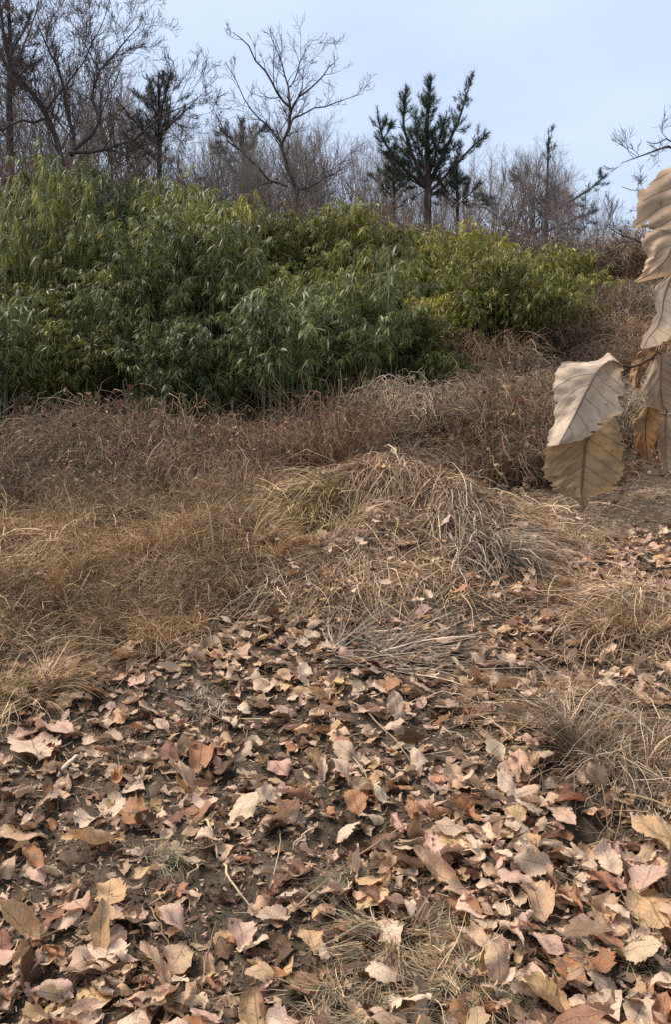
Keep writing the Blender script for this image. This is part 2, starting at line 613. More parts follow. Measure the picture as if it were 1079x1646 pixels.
DARKBARK = (.085, .067, .057)
hero_tree('bare_tree', 18.5, [
    ([(480, 345, .075), (478, 315, .07), (462, 270, .06), (452, 243, .055), (466, 195, .05), (468, 175, .045)], (0, 0)),
    ([(468, 175, .04), (447, 150, .034), (425, 115, .028), (400, 75, .02), (374, 52, .010)], (0, -.6)),
    ([(467, 178, .036), (480, 158, .03), (508, 130, .024), (528, 108, .016), (546, 92, .008)], (0, .5)),
    ([(466, 180, .034), (464, 140, .028), (452, 100, .02), (438, 62, .012), (430, 42, .006)], (0, .2)),
    ([(455, 235, .034), (430, 200, .026), (400, 178, .018), (362, 100, .010)], (0, -.5)),
    ([(470, 190, .03), (500, 178, .022), (540, 165, .016), (585, 150, .007)], (0, .7)),
    ([(466, 140, .02), (482, 105, .016), (492, 75, .010), (520, 52, .005)], (.1, .4)),
    ([(462, 300, .04), (432, 290, .034), (398, 250, .028), (368, 228, .02), (342, 175, .008)], (.2, -.4)),
    ([(478, 305, .03), (500, 300, .026), (525, 283, .018), (560, 270, .008)], (0, .3)),
], DARKBARK, 'dark bare tree with a crooked trunk forking into a fan above the bamboo', 21, 3, (3, 5), .42)

hero_tree('bare_tree', 17.5, [
    ([(112, 320, .13), (104, 270, .12), (92, 232, .11), (72, 180, .10), (38, 140, .085), (12, 95, .07), (2, 20, .05)], (0, -.5)),
    ([(115, 250, .09), (120, 225, .085), (108, 190, .075), (100, 150, .06), (88, 100, .045), (60, 40, .02)], (0, .5)),
    ([(120, 240, .07), (165, 205, .06), (146, 150, .05), (158, 120, .042), (186, 80, .03), (226, 38, .012)], (0, .3)),
    ([(112, 245, .07), (170, 243, .06), (215, 222, .048), (262, 186, .03), (318, 158, .010)], (0, -.6)),
    ([(84, 200, .06), (42, 192, .048), (0, 208, .035), (-40, 200, .02)], (0, -.5)),
    ([(160, 115, .03), (130, 60, .02), (100, 20, .012), (92, -10, .006)], (.3, .6)),
    ([(20, 110, .04), (45, 60, .03), (60, 10, .02), (70, -40, .01)], (-.4, .1)),
    ([(72, 180, .04), (130, 100, .025), (165, 40, .016), (180, -10, .008)], (0, -.4)),
    ([(200, 228, .025), (205, 262, .02), (212, 300, .012)], (-.2, -.4)),
], (.095, .072, .062), 'large dark bare tree with leaning trunks and a low side limb at the left', 22, 4, (3, 5), .75, dens=1.4, thick=.55)

hero_tree('bare_tree', 15.5, [
    ([(1160, 480, .10), (1150, 380, .09), (1145, 260, .07), (1150, 120, .04)], (0, 0)),
    ([(1147, 300, .05), (1110, 246, .04), (1075, 240, .03), (1042, 246, .02), (1000, 262, .008)], (0, -.4)),
    ([(1150, 380, .045), (1090, 400, .036), (1030, 388, .028), (1005, 376, .02), (975, 362, .008)], (0, .3)),
    ([(1110, 246, .03), (1080, 225, .02), (1040, 228, .008)], (-.2, -.2)),
    ([(1120, 330, .03), (1060, 318, .018), (1000, 300, .007)], (-.1, .4)),
], DARKBARK, 'bare tree leaning in from the right edge behind the hanging leaves', 23, 3, (4, 6), .40)

hero_tree('dead_tree', 17.2, [
    ([(806, 385, .05), (804, 352, .045), (790, 340, .035), (772, 332, .026), (762, 316, .012)], (0, -.2)),
    ([(804, 350, .03), (806, 335, .022), (812, 325, .010)], (0, .1)),
], (.30, .28, .26), 'small bleached dead tree with a crooked pale limb above the bamboo', 24, 2, (2, 3), .16, dens=.6)


# ------------------------------------------------------------------ pines
def needle_tufts(C, D, rg, n=26, L=.085, w=.0042):
    """C (N,3) tuft centres, D (N,3) shoot directions"""
    Nn = len(C)
    d = unit(D[:, None, :] * rg.uniform(.2, 1.1, (Nn, n, 1)) + rg.normal(0, .55, (Nn, n, 3)))
    st = C[:, None, :] + D[:, None, :] * rg.uniform(-.10, .03, (Nn, n, 1))
    ln = L * rg.uniform(.7, 1.25, (Nn, n, 1))
    sd = unit(np.cross(d, rg.normal(0, 1, (Nn, n, 3)))) * w
    a = st - sd; b = st + sd; c = st + d * ln
    V = np.stack([a, b, c], 2).reshape(-1, 3)
    F = np.arange(len(V)).reshape(-1, 3)
    tone = rg.uniform(.6, 1.3, (Nn, n, 1)) * np.array([1, 1, 1])
    tone = np.repeat(tone, 3, axis=1).reshape(-1, 3)
    return V, F, tone


def pine(name, d, lines, label, seed, colour=(.042, .066, .034), dens=1.0, tuft=28, tl=.11):
    rg = np.random.default_rng(seed)
    base = None; limbs = []; C = []; D = []; br = []
    for li, (pts, dz, foliage) in enumerate(lines):
        pts = np.array(pts, float); n = len(pts)
        W = P3(pts[:, 0], pts[:, 1], d + np.linspace(dz[0], dz[1], n))
        if base is None:
            base = W[0].copy(); base[2] = float(G(base[0], base[1], False)) - .05; W[0] = base
        t = np.linspace(0, n - 1, 9)
        Wi = np.stack([np.interp(t, range(n), W[:, c]) for c in range(3)], -1)
        limbs.append((Wi, np.interp(t, range(n), pts[:, 2])))
        L = np.linalg.norm(np.diff(Wi, axis=0), axis=1).sum()
        # whorled side shoots, longest low down, tufted along their outer half
        for j in range(int(L * 16 * foliage * dens)):
            s = rg.uniform(.0 if li else .35, 1.0)
            q = min(int(s * 8), 7); f = s * 8 - q
            p = Wi[q] * (1 - f) + Wi[q + 1] * f
            ax = unit(Wi[q + 1] - Wi[q])
            out = unit(np.cross(ax, rg.normal(0, 1, 3)))
            bl = rg.uniform(.10, 1.0) ** 1.6 * (1.1 - s) * .85 + .07
            e = p + (out * .9 + ax * .55 + np.array([0, 0, .12])) * bl
            mid = (p + e) / 2 + np.array([0, 0, -.03])
            br.append((np.array([p, mid, e]), np.array([.012, .009, .006])))
            m = max(2, int(bl / .055))
            for u in np.linspace(.6, 1.0, max(2, m // 2 + 1)):
                C.append(p * (1 - u) + e * u + rg.normal(0, .02, 3)); D.append(unit(out * .5 + ax * .9 + np.array([0, 0, .35])))
        if foliage > 0:
            for u in np.linspace(.55, 1.0, int(8 * foliage) + 3):
                q = min(int(u * 8), 7); f = u * 8 - q
                C.append(Wi[q] * (1 - f) + Wi[q + 1] * f); D.append(unit(Wi[q + 1] - Wi[q]))
    root = empty(name, base); tag(root, label, 'pine tree')
    for i, (Wi, R) in enumerate(limbs):
        V, F = tubes(Wi[None] - base, R[None], 7)
        pl = Pile(); pl.add(V, F)
        o = mobj('trunk' if i == 0 else 'limb', pl.mesh('limb', M_BARK), root); o.color = (.07, .05, .04, 1)
    V, F = tubes(np.array([b for b, r in br]) - base, np.array([r for b, r in br]), 3)
    pl = Pile(); pl.add(V, F)
    o = mobj('branches', pl.mesh('branches', M_TWIG), root); o.color = (.07, .05, .04, 1); o['kind'] = 'stuff'
    V, F, T = needle_tufts(np.array(C), np.array(D), rg, tuft, tl * 1.1)
    pl = Pile(); pl.add(V - base, F, T)
    o = mobj('crown', pl.mesh('crown', M_NEEDLE), root); o.color = (*colour, 1)
    return root


pine('pine_tree', 21.0, [
    ([(688, 345, .11), (689, 270, .09), (686, 200, .06), (694, 128, .012)], (0, 0), 1.25),
    ([(686, 300, .06), (664, 250, .045), (648, 200, .03), (653, 142, .010)], (0, -.5), 1.3),
    ([(690, 300, .06), (715, 245, .045), (740, 190, .03), (758, 128, .010)], (0, .5), 1.3),
    ([(684, 300, .05), (640, 262, .035), (614, 220, .022), (607, 172, .008)], (0, -.8), 1.1),
    ([(690, 310, .045), (730, 270, .032), (760, 236, .022), (786, 214, .008)], (0, -.4), .8),
    ([(687, 280, .03), (672, 230, .022), (668, 186, .010)], (0, .8), 1.4),
    ([(690, 285, .03), (706, 232, .022), (716, 190, .010)], (.1, -.7), 1.4),
    ([(688, 305, .03), (655, 285, .02), (622, 268, .01)], (0, .4), .9),
    ([(688, 318, .03), (720, 296, .02), (752, 284, .01)], (0, .3), .7),
], 'tall dark green pine with four upswept leaders behind the bamboo', 31)

pine('pine_tree', 21.8, [
    ([(636, 350, .05), (634, 300, .04), (630, 236, .010)], (0, 0), 1.0),
    ([(634, 320, .02), (612, 296, .015), (596, 280, .007)], (0, .2), 1.0),
    ([(634, 312, .02), (656, 290, .015), (668, 272, .007)], (0, -.2), 1.0),
], 'low olive pine at the left foot of the tall pine', 36, (.060, .072, .036))

pine('pine_tree', 21.8, [
    ([(738, 360, .05), (736, 310, .04), (734, 262, .010)], (0, 0), 1.0),
    ([(737, 330, .02), (760, 308, .015), (772, 292, .007)], (0, .2), 1.0),
    ([(737, 325, .02), (716, 304, .015), (704, 288, .007)], (0, -.2), 1.0),
], 'low olive pine at the right foot of the tall pine', 37, (.060, .070, .036))

pine('pine_tree', 23.0, [
    ([(878, 400, .07), (880, 320, .05), (883, 210, .010)], (0, 0), .55),
    ([(880, 350, .04), (915, 325, .03), (950, 304, .022), (977, 280, .008)], (0, .4), .95),
    ([(880, 340, .03), (845, 300, .02), (822, 276, .008)], (0, -.3), .35),
    ([(880, 372, .03), (930, 350, .02), (962, 338, .01)], (0, .3), .5),
], 'thin sparse pine with one long limb slanting up to the right', 32, (.034, .050, .036), .9)

pine('pine_tree', 21.5, [
    ([(252, 310, .08), (256, 230, .06), (254, 120, .012)], (0, 0), .75),
    ([(256, 240, .04), (225, 205, .03), (186, 160, .010)], (0, -.4), 1.0),
    ([(255, 210, .03), (245, 165, .02), (240, 128, .008)], (0, .4), 1.3),
    ([(255, 220, .03), (285, 190, .02), (314, 162, .008)], (0, .2), .7),
    ([(254, 200, .03), (266, 150, .02), (274, 118, .008)], (0, -.2), 1.2),
    ([(256, 262, .03), (225, 235, .02), (196, 214, .01)], (0, -.3), .8),
], 'bushy pine standing behind the low limb of the leaning bare tree', 33, (.034, .050, .034))

pine('pine_tree', 20.0, [
    ([(18, 310, .10), (14, 180, .08), (16, 60, .05), (10, -60, .012)], (0, 0), .7),
    ([(14, 150, .03), (40, 110, .02), (66, 96, .01)], (0, .2), .8),
    ([(14, 90, .03), (38, 50, .02), (50, 20, .01)], (0, -.2), .8),
    ([(16, 230, .03), (-10, 190, .02), (-40, 170, .01)], (0, .3), .8),
], 'pine at the left edge partly hidden by the leaning bare tree', 34, (.036, .050, .034))

pine('pine_tree', 24.0, [
    ([(395, 330, .05), (392, 250, .035), (388, 195, .01)], (0, 0), .8),
    ([(392, 260, .02), (372, 225, .015), (352, 205, .007)], (0, .2), 1.0),
    ([(392, 250, .02), (412, 215, .015), (428, 202, .007)], (0, .2), 1.0),
], 'small dark pine half hidden beside the forked bare tree', 35, (.030, .046, .032))


# ------------------------------------------------------------------ bamboo thicket
def bamboo_proto(seed, H, K=34, s0=.30):
    rg = np.random.default_rng(seed)
    # culms spread outwards into a dome
    az = rg.uniform(0, 6.28, K); rad = .30 * np.sqrt(rg.uniform(0, 1, K))
    b = np.stack([rad * np.cos(az), rad * np.sin(az), np.zeros(K)], -1)
    q = rg.uniform(0, 1, K)
    h = H * (1.0 - .45 * q ** 1.5) * rg.uniform(.88, 1.0, K)
    la = az + rg.normal(0, .5, K); lean = .06 + .62 * q + rg.normal(0, .05, K)
    ld = np.stack([np.cos(la), np.sin(la), np.zeros(K)], -1)
    s = np.linspace(0, 1, 7)
    def curve(si):
        return (b[:, None, :] + np.array([0, 0, 1.0]) * (h[:, None] * (si - .26 * si ** 3.2))[:, :, None]
                + ld[:, None, :] * (h[:, None] * lean[:, None] * si ** 2.2)[:, :, None])
    Pc = curve(np.broadcast_to(s, (K, 7)))
    V, F = tubes(Pc, np.broadcast_to(np.linspace(.007, .0022, 7), (K, 7)), 4)
    culm = Pile(); culm.add(V, F)
    # branchlets with fans of drooping leaves
    nn = 14
    sn = np.clip((np.linspace(s0, 1.0, nn) ** .75)[None, :] + rg.normal(0, .02, (K, nn)), .1, 1.0)
    Pn = curve(sn).reshape(-1, 3)
    hn = np.repeat(h, nn)
    ba = rg.uniform(0, 6.28, len(Pn)); bl = rg.uniform(.08, .34, len(Pn)) * (1.15 - .7 * sn.ravel())
    bd = np.stack([np.cos(ba), np.sin(ba), rg.uniform(-.1, .7, len(Pn))], -1)
    E = Pn + bd * bl[:, None]
    V, F = tubes(np.stack([Pn, (Pn + E) / 2 + [0, 0, .015], E], 1), np.broadcast_to([.002, .0017, .0013], (len(Pn), 3)), 3)
    culm.add(V, F)
    n = 11
    la = ba[:, None] + rg.normal(0, .75, (len(Pn), n))
    pitch = rg.normal(-.55, .42, (len(Pn), n))
    d = np.stack([np.cos(la) * np.cos(pitch), np.sin(la) * np.cos(pitch), np.sin(pitch)], -1).reshape(-1, 3)
    st = (E[:, None, :] - bd[:, None, :] * (bl[:, None] * rg.uniform(0, .45, (len(Pn), n)))[:, :, None]).reshape(-1, 3)
    Ln = rg.uniform(.06, .135, len(d)); w = Ln * rg.uniform(.065, .10, len(d))
    side = unit(np.cross(d, np.array([0, 0, 1.0]) + rg.normal(0, .35, d.shape)))
    droop = rg.uniform(.1, .5, len(d))
    def pt(t): return st + d * (Ln * t)[:, None] + np.array([0, 0, -1.0]) * (Ln * droop * t * t)[:, None]
    p0 = st; p1 = pt(.32); p2 = pt(.70); p3 = pt(1.0)
    V = np.stack([p0, p1 - side * w[:, None], p1 + side * w[:, None], p2 - side * (w * .72)[:, None], p2 + side * (w * .72)[:, None], p3], 1)
    i0 = np.arange(len(d))[:, None] * 6
    F3 = np.concatenate([i0 + [0, 2, 1], i0 + [3, 4, 5]]); F4 = i0 + [1, 2, 4, 3]
    tone = rg.uniform(.55, 1.35, (len(d), 1)) * np.repeat(rg.uniform(.6, 1.45, K), nn * n)[:, None] * np.array([1.0, 1.0, 1.0])
    yel = rg.uniform(0, 1, len(d))
    tone[yel > .86] *= np.array([1.45, 1.25, .95])
    tone[yel > .985] *= np.array([1.5, 1.1, 1.2])
    tone = np.repeat(tone[:, None, :], 6, 1).reshape(-1, 3)
    V = V.reshape(-1, 3)
    leaf = mesh_np('foliage', V, [F3, F4], M_BAMBOO, tone)
    return culm.mesh('culms', M_CULM), leaf, H


BPROTO = [bamboo_proto(200 + i, H) for i, H in enumerate((1.9, 2.2, 2.5, 2.0, 2.35, 2.7))]
BLOW = [bamboo_proto(260 + i, H, 30, .06) for i, H in enumerate((1.0, 1.2, 1.35))]
BT_X = [-60, 0, 130, 250, 330, 480, 620, 700, 800, 880, 960, 990]
BT_T = [232, 232, 236, 258, 285, 318, 312, 338, 362, 385, 432, 465]
BB_X = [-60, 0, 430, 520, 610, 720, 830, 900, 985]
BB_T = [690, 690, 690, 640, 612, 610, 570, 530, 470]
SPECIAL = {}
kb = 0
for rank, y0 in enumerate(np.linspace(11.2, 17.0, 8)):
    for xi in np.arange(-6.9, 6.8, .74 if rank < 2 else .98):
        x = xi + RNG.uniform(-.34, .34) + (.49 if rank % 2 else 0); y = y0 + RNG.uniform(-.3, .3)
        z = float(G(x, y, False)) - .04
        px, py = project(np.array([x, y, z]))
        if px < -70 or px > 990: continue
        bottom = np.interp(px, BB_X, BB_T)
        if py > bottom + (48 if 380 < px < 900 else 26): continue
        top = np.interp(px, BT_X, BT_T) - 12 + abs(RNG.normal(0, 26))
        # height: limited by the thicket outline
        zt = float(P3(px, top, y)[2])
        hmax = zt - z
        hgt = min((RNG.choice([.8, 1.2, 1.7, 2.1]) if rank < 2 else RNG.choice([1.0, 1.4, 1.9, 2.5, 3.0])) * RNG.uniform(.9, 1.12) * (1 + .48 * float(np.clip(wob(x, y, 1.5, 2, 5), -.6, 1))), hmax)
        if rank == 7: hgt = hmax * RNG.uniform(.85, 1.0)
        if hgt < .5: continue
        cm, lm, H = BPROTO[RNG.integers(0, 6)] if hgt > 1.3 else BLOW[RNG.integers(0, 3)]
        r = empty('bamboo_plant', (x, y, z), RNG.uniform(0, 6.28))
        sc = hgt / (H * .80)
        sx = np.clip(sc, .75, 1.15) * RNG.uniform(.9, 1.2)
        r.scale = (sx, sx, sc)
        yellow = np.clip((px - 220) / 380, .08, 1) * np.clip((rank - 1) / 3, 0, 1) * RNG.uniform(.5, 1)  # sunlit yellow of the upper and right clumps, put into the leaf colour
        g = np.array([.128, .150, .050]) * (1 - yellow) + np.array([.265, .235, .040]) * yellow
        if px < 450 and rank < 5 and RNG.uniform() < .35: g = g * np.array([1.4, 1.22, 1.0])
        elif RNG.uniform() < .15: g = g * np.array([1.3, 1.25, 1.5])
        g = g * RNG.uniform(.72, 1.3)
        o = mobj('culms', cm, r); o.color = (.14, .15, .06, 1)
        o = mobj('foliage', lm, r); o.color = (*g, 1)
        part = ('left end' if px < 220 else 'left half' if px < 430 else 'middle' if px < 640 else 'right half' if px < 830 else 'right end')
        lay = ('at the foot' if rank < 3 else 'in the middle band' if rank < 5 else 'along the crest')
        hue = 'yellow-green' if yellow > .35 else 'olive green' if g[0] > .065 else 'dark green'
        tag(r, f"{hue} {'tall' if hgt > 2.2 else 'low' if hgt < 1.5 else 'mid-height'} bamboo clump {lay} of thicket, {part}", 'bamboo', 'bamboo clumps of the thicket')
        kb += 1
print('bamboo', kb)

# ------------------------------------------------------------------ bramble banks
def bramble_proto(seed, n=230, H=.85, W=.7):
    rg = np.random.default_rng(seed)
    a = rg.uniform(0, 6.28, n); r0 = W * .6 * np.sqrt(rg.uniform(0, 1, n))
    b = np.stack([r0 * np.cos(a), r0 * np.sin(a), np.zeros(n) - .05], -1)
    h = H * rg.uniform(.35, 1.0, n) * (1 - .35 * (r0 / W))
    d = a + rg.normal(0, 1.0, n); reach = rg.uniform(.15, .75, n)
    t = np.linspace(0, 1, 9)[None, :, None]
    dv = np.stack([np.cos(d), np.sin(d), np.zeros(n)], -1)[:, None, :]
    Pp = (b[:, None, :] + dv * reach[:, None, None] * t ** 1.3 + np.array([0, 0, 1.0]) * h[:, None, None] * (2.3 * t - 1.75 * t ** 2.2))
    Pp = Pp + np.cumsum(rg.normal(0, .03, Pp.shape), axis=1)
    Pp[..., 2] = np.maximum(Pp[..., 2], 0)
    R = rg.uniform(.0016, .0055, n)[:, None] * np.linspace(1.2, .5, 9)[None, :]
    V, F = tubes(Pp, R, 3)
    tone = np.repeat(rg.uniform(.7, 1.5, (n, 1)) ** 2 * (1 + rg.normal(0, .08, (n, 3))), 27, axis=0)
    stems = Pile(); stems.add(V, F, tone)
    # side twigs
    m = n * 2
    i = rg.integers(0, n, m); j = rg.integers(2, 9, m)
    q = Pp[i, j]
    dd = unit(rg.normal(0, 1, (m, 3)) + [0, 0, .3]) * rg.uniform(.06, .24, (m, 1))
    mid = q + dd * .5 + rg.normal(0, .02, (m, 3))
    V, F = tubes(np.stack([q, mid, q + dd], 1), np.broadcast_to([.0024, .0019, .0012], (m, 3)), 3)
    stems.add(V, F, np.repeat(rg.uniform(.6, 1.8, (m, 1)) * np.ones(3), 9, axis=0))
    # withered leaves
    m = 420
    i = rg.integers(0, n, m); j = rg.integers(2, 9, m)
    q = Pp[i, j] + rg.normal(0, .02, (m, 3))
    u = unit(rg.normal(0, 1, (m, 3)) + [0, 0, -.5]); s = unit(np.cross(u, rg.normal(0, 1, (m, 3))))
    L = rg.uniform(.02, .075, (m, 1)); w = L * rg.uniform(.2, .45, (m, 1)); nn = np.cross(u, s)
    V = np.stack([q, q + u * L * .5 - s * w + nn * w * .5, q + u * L, q + u * L * .5 + s * w + nn * w * .3], 1).reshape(-1, 3)
    F = np.arange(len(V)).reshape(-1, 4)
    lt = np.repeat(rg.uniform(.5, 1.5, (m, 1)) * (1 + rg.normal(0, .12, (m, 3))), 4, axis=0)
    lp = Pile(); lp.add(V, F, lt)
    return stems.mesh('stems', M_TWIG), lp.mesh('withered_leaves', M_BRLEAF)


BRP = [bramble_proto(300 + i, 240, (.8, .95, .7, 1.05)[i], (.7, .8, .9, .65)[i]) for i in range(4)]


def bramble(px, py, s, tint, ltint, label, d=None, name='bramble_bush', sz=1.0):
    if d is None:
        p = GP(px, py)
    else:
        x = (px - CX) / FPX * d; p = np.array([x, d, float(G(x, d, False))])
    r = empty(name, p - [0, 0, .03], RNG.uniform(0, 6.28))
    r.scale = (s, s, s * sz)
    st, lv = BRP[RNG.integers(0, 4)]
    o = mobj('stems', st, r); o.color = (*tint, 1)
    o = mobj('withered_leaves', lv, r); o.color = (*ltint, 1)
    tag(r, label, 'bush', 'withered brambles on the banks')
    return r


GREYB, REDB, TANB = np.array([.25, .185, .142]), np.array([.26, .165, .112]), np.array([.31, .20, .105])
GREYB, REDB, TANB = [c_ * np.array([1.0, 1.0, .88]) for c_ in (GREYB, REDB, TANB)]
RL, TL, OL = np.array([.19, .105, .06]), np.array([.27, .18, .11]), np.array([.24, .13, .055])
# left bank
for (row, ys, hts) in ((0, 8.2, .6), (1, 8.9, .85), (2, 9.7, 1.0), (3, 10.4, .95)):
    for x in np.arange(-5.2, -.3, .52):
        xx = x + RNG.uniform(-.2, .2); yy = ys + RNG.uniform(-.3, .3)
        z = float(G(xx, yy, False)); px, py = project(np.array([xx, yy, z]))
        if px < -40 or px > 455: continue
        c = .82 * ((GREYB + REDB) / 2 if px < 200 else REDB)
        c = c * RNG.uniform(.75, 1.2)
        where = 'at the left edge' if px < 120 else 'left of the straw heap' if px > 300 else 'in the left bank'
        lay = ('lowest', 'lower middle', 'upper middle', 'uppermost')[row]
        hue = 'rusty brown' if px >= 200 else 'grey brown'
        bramble(px, py, hts * RNG.choice([.7, .95, 1.15, 1.4]) * RNG.uniform(.9, 1.1), c * RNG.uniform(.75, 1.35), (RL if RNG.uniform() < .6 else TL) * RNG.uniform(.8, 1.4), f'{hue} withered bramble {where}, {lay} row', d=yy)
# bush of upright rusty stems and the grey vine heap in the middle
for (px, d, s, sz, c, l, lab) in [
    (520, 9.9, .95, 1.5, REDB * 1.25, OL, 'tall rusty brown bramble with upright stems in front of the bamboo'),
    (562, 10.2, .95, 1.5, REDB * 1.1, OL, 'reddish tall bramble just left of the grey vine heap'),
    (490, 9.8, .8, 1.1, TANB, OL, 'low orange brown bramble beside the dark gap in the bamboo'),
    (605, 10.1, .9, 1.0, GREYB * 1.2, TL, 'grey brown bramble between the tall rusty one and the vine heap'),
    (645, 10.5, 1.1, 1.1, GREYB * 1.5, TL * 1.1, 'pale grey heap of dead vines at the foot of the bamboo'),
    (695, 10.7, 1.05, 1.0, GREYB * 1.35, TL, 'pale grey dead vines right of the vine heap'),
    (650, 9.9, .9, .9, GREYB * 1.35, TL, 'grey straggling vines at the foot of the vine heap'),
    (720, 10.0, .9, .9, GREYB * .9, RL, 'dark brown bramble in the hollow right of the vine heap'),
    (590, 9.6, .75, .9, TANB, TL, 'tan withered bramble behind the straw heap crest'),
]:
    bramble(px, 0, s, c, l, lab, d=d, sz=sz, name='vine_heap' if 'vine' in lab else 'bramble_bush')
# right bank
for row, (ys, hts) in enumerate(((9.7, .75), (10.3, .78), (10.9, .68), (11.7, .6), (12.5, .7), (13.4, .7), (14.4, .7), (15.5, .75), (16.8, .8), (18.2, .9), (19.6, 1.0))):
    for x in np.arange(1.6, 8.2, .5):
        xx = x + RNG.uniform(-.25, .25); yy = ys + RNG.uniform(-.3, .3)
        z = float(G(xx, yy, False)); px, py = project(np.array([xx, yy, z]))
        if px > 1110 or px < (690 if row < 3 else 745) or (row < 2 and px > 900): continue
        if py < np.interp(px, BB_X, BB_T) + 6 and px < 985: continue
        c = (.85 if row < 4 else 1.0) * (REDB * .9 if RNG.uniform() < .5 else GREYB) * RNG.uniform(.8, 1.25)
        l = (RL if RNG.uniform() < .5 else TL * .8) * RNG.uniform(.8, 1.2)
        hue = 'reddish brown' if c[0] / c[2] > 1.85 else 'grey brown'
        lab = f"{hue} bramble, right bank, {'lower' if row < 3 else 'middle' if row < 6 else 'upper'}, {'left of' if px < 880 else 'behind' if px < 1005 else 'right of'} hanging leaf"
        bramble(px, py, hts * RNG.choice([.7, 1.0, 1.35, 1.7]), c * RNG.uniform(.8, 1.4), l, lab, d=yy)
# brush along the ridge between thicket and trees
for i in range(44):
    px = -30 + (i + RNG.uniform(0, 1)) * 25.2; d = RNG.uniform(17.8, 19.4)
    x = (px - CX) / FPX * d; top = np.interp(px, BT_X + [1010, 1120], BT_T + [420, 430]) - RNG.uniform(5, 34)
    h = float(P3(px, top, d)[2]) - float(G(x, d, False))
    if h < .6: h = .6
    c = np.array([.15, .115, .088]) * RNG.uniform(.7, 1.3)
    where = 'behind the left end' if px < 260 else 'behind the left half' if px < 480 else 'behind the middle' if px < 700 else 'behind the right half' if px < 900 else 'beyond the right end'
    r = bramble(px, 0, 1.5, c, RL * RNG.uniform(.7, 1.3), f"{'tall' if h > 2 else 'low'} {'brown' if c[0] > .15 else 'grey'} leafless brush {where} of the bamboo", d=d, name='brush_bush', sz=h / .9 / 1.5)
    r['group'] = 'brush along the ridge'

# ------------------------------------------------------------------ grass and straw
STRAW = [rgb('b89a7a'), rgb('a08468'), rgb('c8ae90'), rgb('876c54'), rgb('9c8876'), rgb('b5926c')]


def blades(base, az, lean, L, w, rg, n=7, droop=1.0, wav=.02):
    """arching blades from base points: lean 0 upright .. 1 flat"""
    Nn = len(base)
    t = np.linspace(0, 1, n)[None, :]
    th0 = (math.pi / 2) * (1 - lean)[:, None]                 # elevation at the root
    th = th0 - droop * rg.uniform(.5, 1.5, (Nn, 1)) * t * 1.35
    ds = (L / (n - 1))[:, None]
    az_t = az[:, None] + np.cumsum(rg.normal(0, wav * 6, (Nn, n)), 1)
    dx = np.cos(th) * np.cos(az_t) * ds; dy = np.cos(th) * np.sin(az_t) * ds; dz = np.sin(th) * ds
    D = np.stack([dx, dy, dz], -1)
    P = base[:, None, :] + np.concatenate([np.zeros((Nn, 1, 3)), np.cumsum(D, 1)[:, :-1]], 1)
    side = np.stack([-np.sin(az), np.cos(az), rg.normal(0, .5, Nn)], -1)
    side = unit(side)
    W = w[:, None] * np.linspace(1, .25, n)[None, :]
    return P, W, side


def settle(P, rg, lift=.01):
    """keep blades above the ground"""
    g = G(P[..., 0], P[..., 1], False) + rg.uniform(0, lift, P.shape[:1])[:, None]
    P[..., 2] = np.maximum(P[..., 2], g)
    return P


def tone_pick(rg, n, pal, rep, jit=.18):
    c = np.array(pal)[rg.integers(0, len(pal), n)] * rg.uniform(1 - jit * 1.6, 1 + jit * 1.4, (n, 1))
    return np.repeat(c, rep, axis=0)


def grass_field(name, label, pts, rg, pal, L=(.18, .42), lean=(.1, .7), w=.0016, per=1, wav=.035, droop=1.0, az_bias=None, spread=.04):
    base = np.repeat(pts, per, axis=0) + np.concatenate([rg.normal(0, spread, (len(pts) * per, 2)), np.zeros((len(pts) * per, 1))], 1)
    base[:, 2] = G(base[:, 0], base[:, 1], False) - .01
    n = len(base)
    az = 3.2 * wob(base[:, 0], base[:, 1], 2.6, 3) + rg.normal(0, .7, n)
    lv = np.clip(np.repeat(rg.uniform(*lean, len(pts)), per) + rg.normal(0, .15, n), 0, 1.08)
    P, W, S = blades(base, az, lv, np.repeat(rg.uniform(.6, 1.25, len(pts)), per) * rg.uniform(*L, n), w * rg.uniform(.6, 1.5, n), rg, 7, droop, wav)
    P = settle(P, rg, .05)
    V, F = ribbons(P, W, S)
    patch = np.repeat(np.clip(1 + .38 * wob(base[:, 0], base[:, 1], 3.1, 7), .45, 1.6), 14)[:, None]
    pl = Pile(); pl.add(V, F, tone_pick(rg, n, pal, 14, .3) * patch)
    o = mobj(name, pl.mesh(name, M_STRAW))
    return tag(o, label, kind='stuff')


def region_points(rg, n, poly_fn, xr, yr):
    x = rg.uniform(*xr, n * 6); y = rg.uniform(*yr, n * 6)
    z = G(x, y, False)
    px, py = project(np.stack([x, y, z], -1))
    ok = poly_fn(px, py, rg.uniform(0, 1, len(x)))
    P = np.stack([x, y, z], -1)[ok]
    return P[:n]


rg = np.random.default_rng(41)
LEFT_EDGE_X = [-100, 0, 150, 300, 430, 470]
LEFT_EDGE_Y = [1075, 1060, 1045, 1000, 965, 930]
left_zone = lambda px, py, u: (px < 450) & (px > -150) & (py < np.interp(px, LEFT_EDGE_X, LEFT_EDGE_Y)) & (py > 805)
pts = region_points(rg, 280, left_zone, (-4.5, .1), (3.8, 8.8))
pts = np.repeat(pts, 9, axis=0) + np.concatenate([rg.normal(0, .10, (len(pts) * 9, 2)), np.zeros((len(pts) * 9, 1))], 1)
grass_field('dry_grass', 'bed of dry orange tan grass left of the straw heap', pts, rg,
            [rgb('ab8b62'), rgb('8f7150'), rgb('c2a67e'), rgb('9f8867'), rgb('7c6148'), rgb('6c5642')], (.14, .55), (.05, .95), .0029, 8, 1.3)
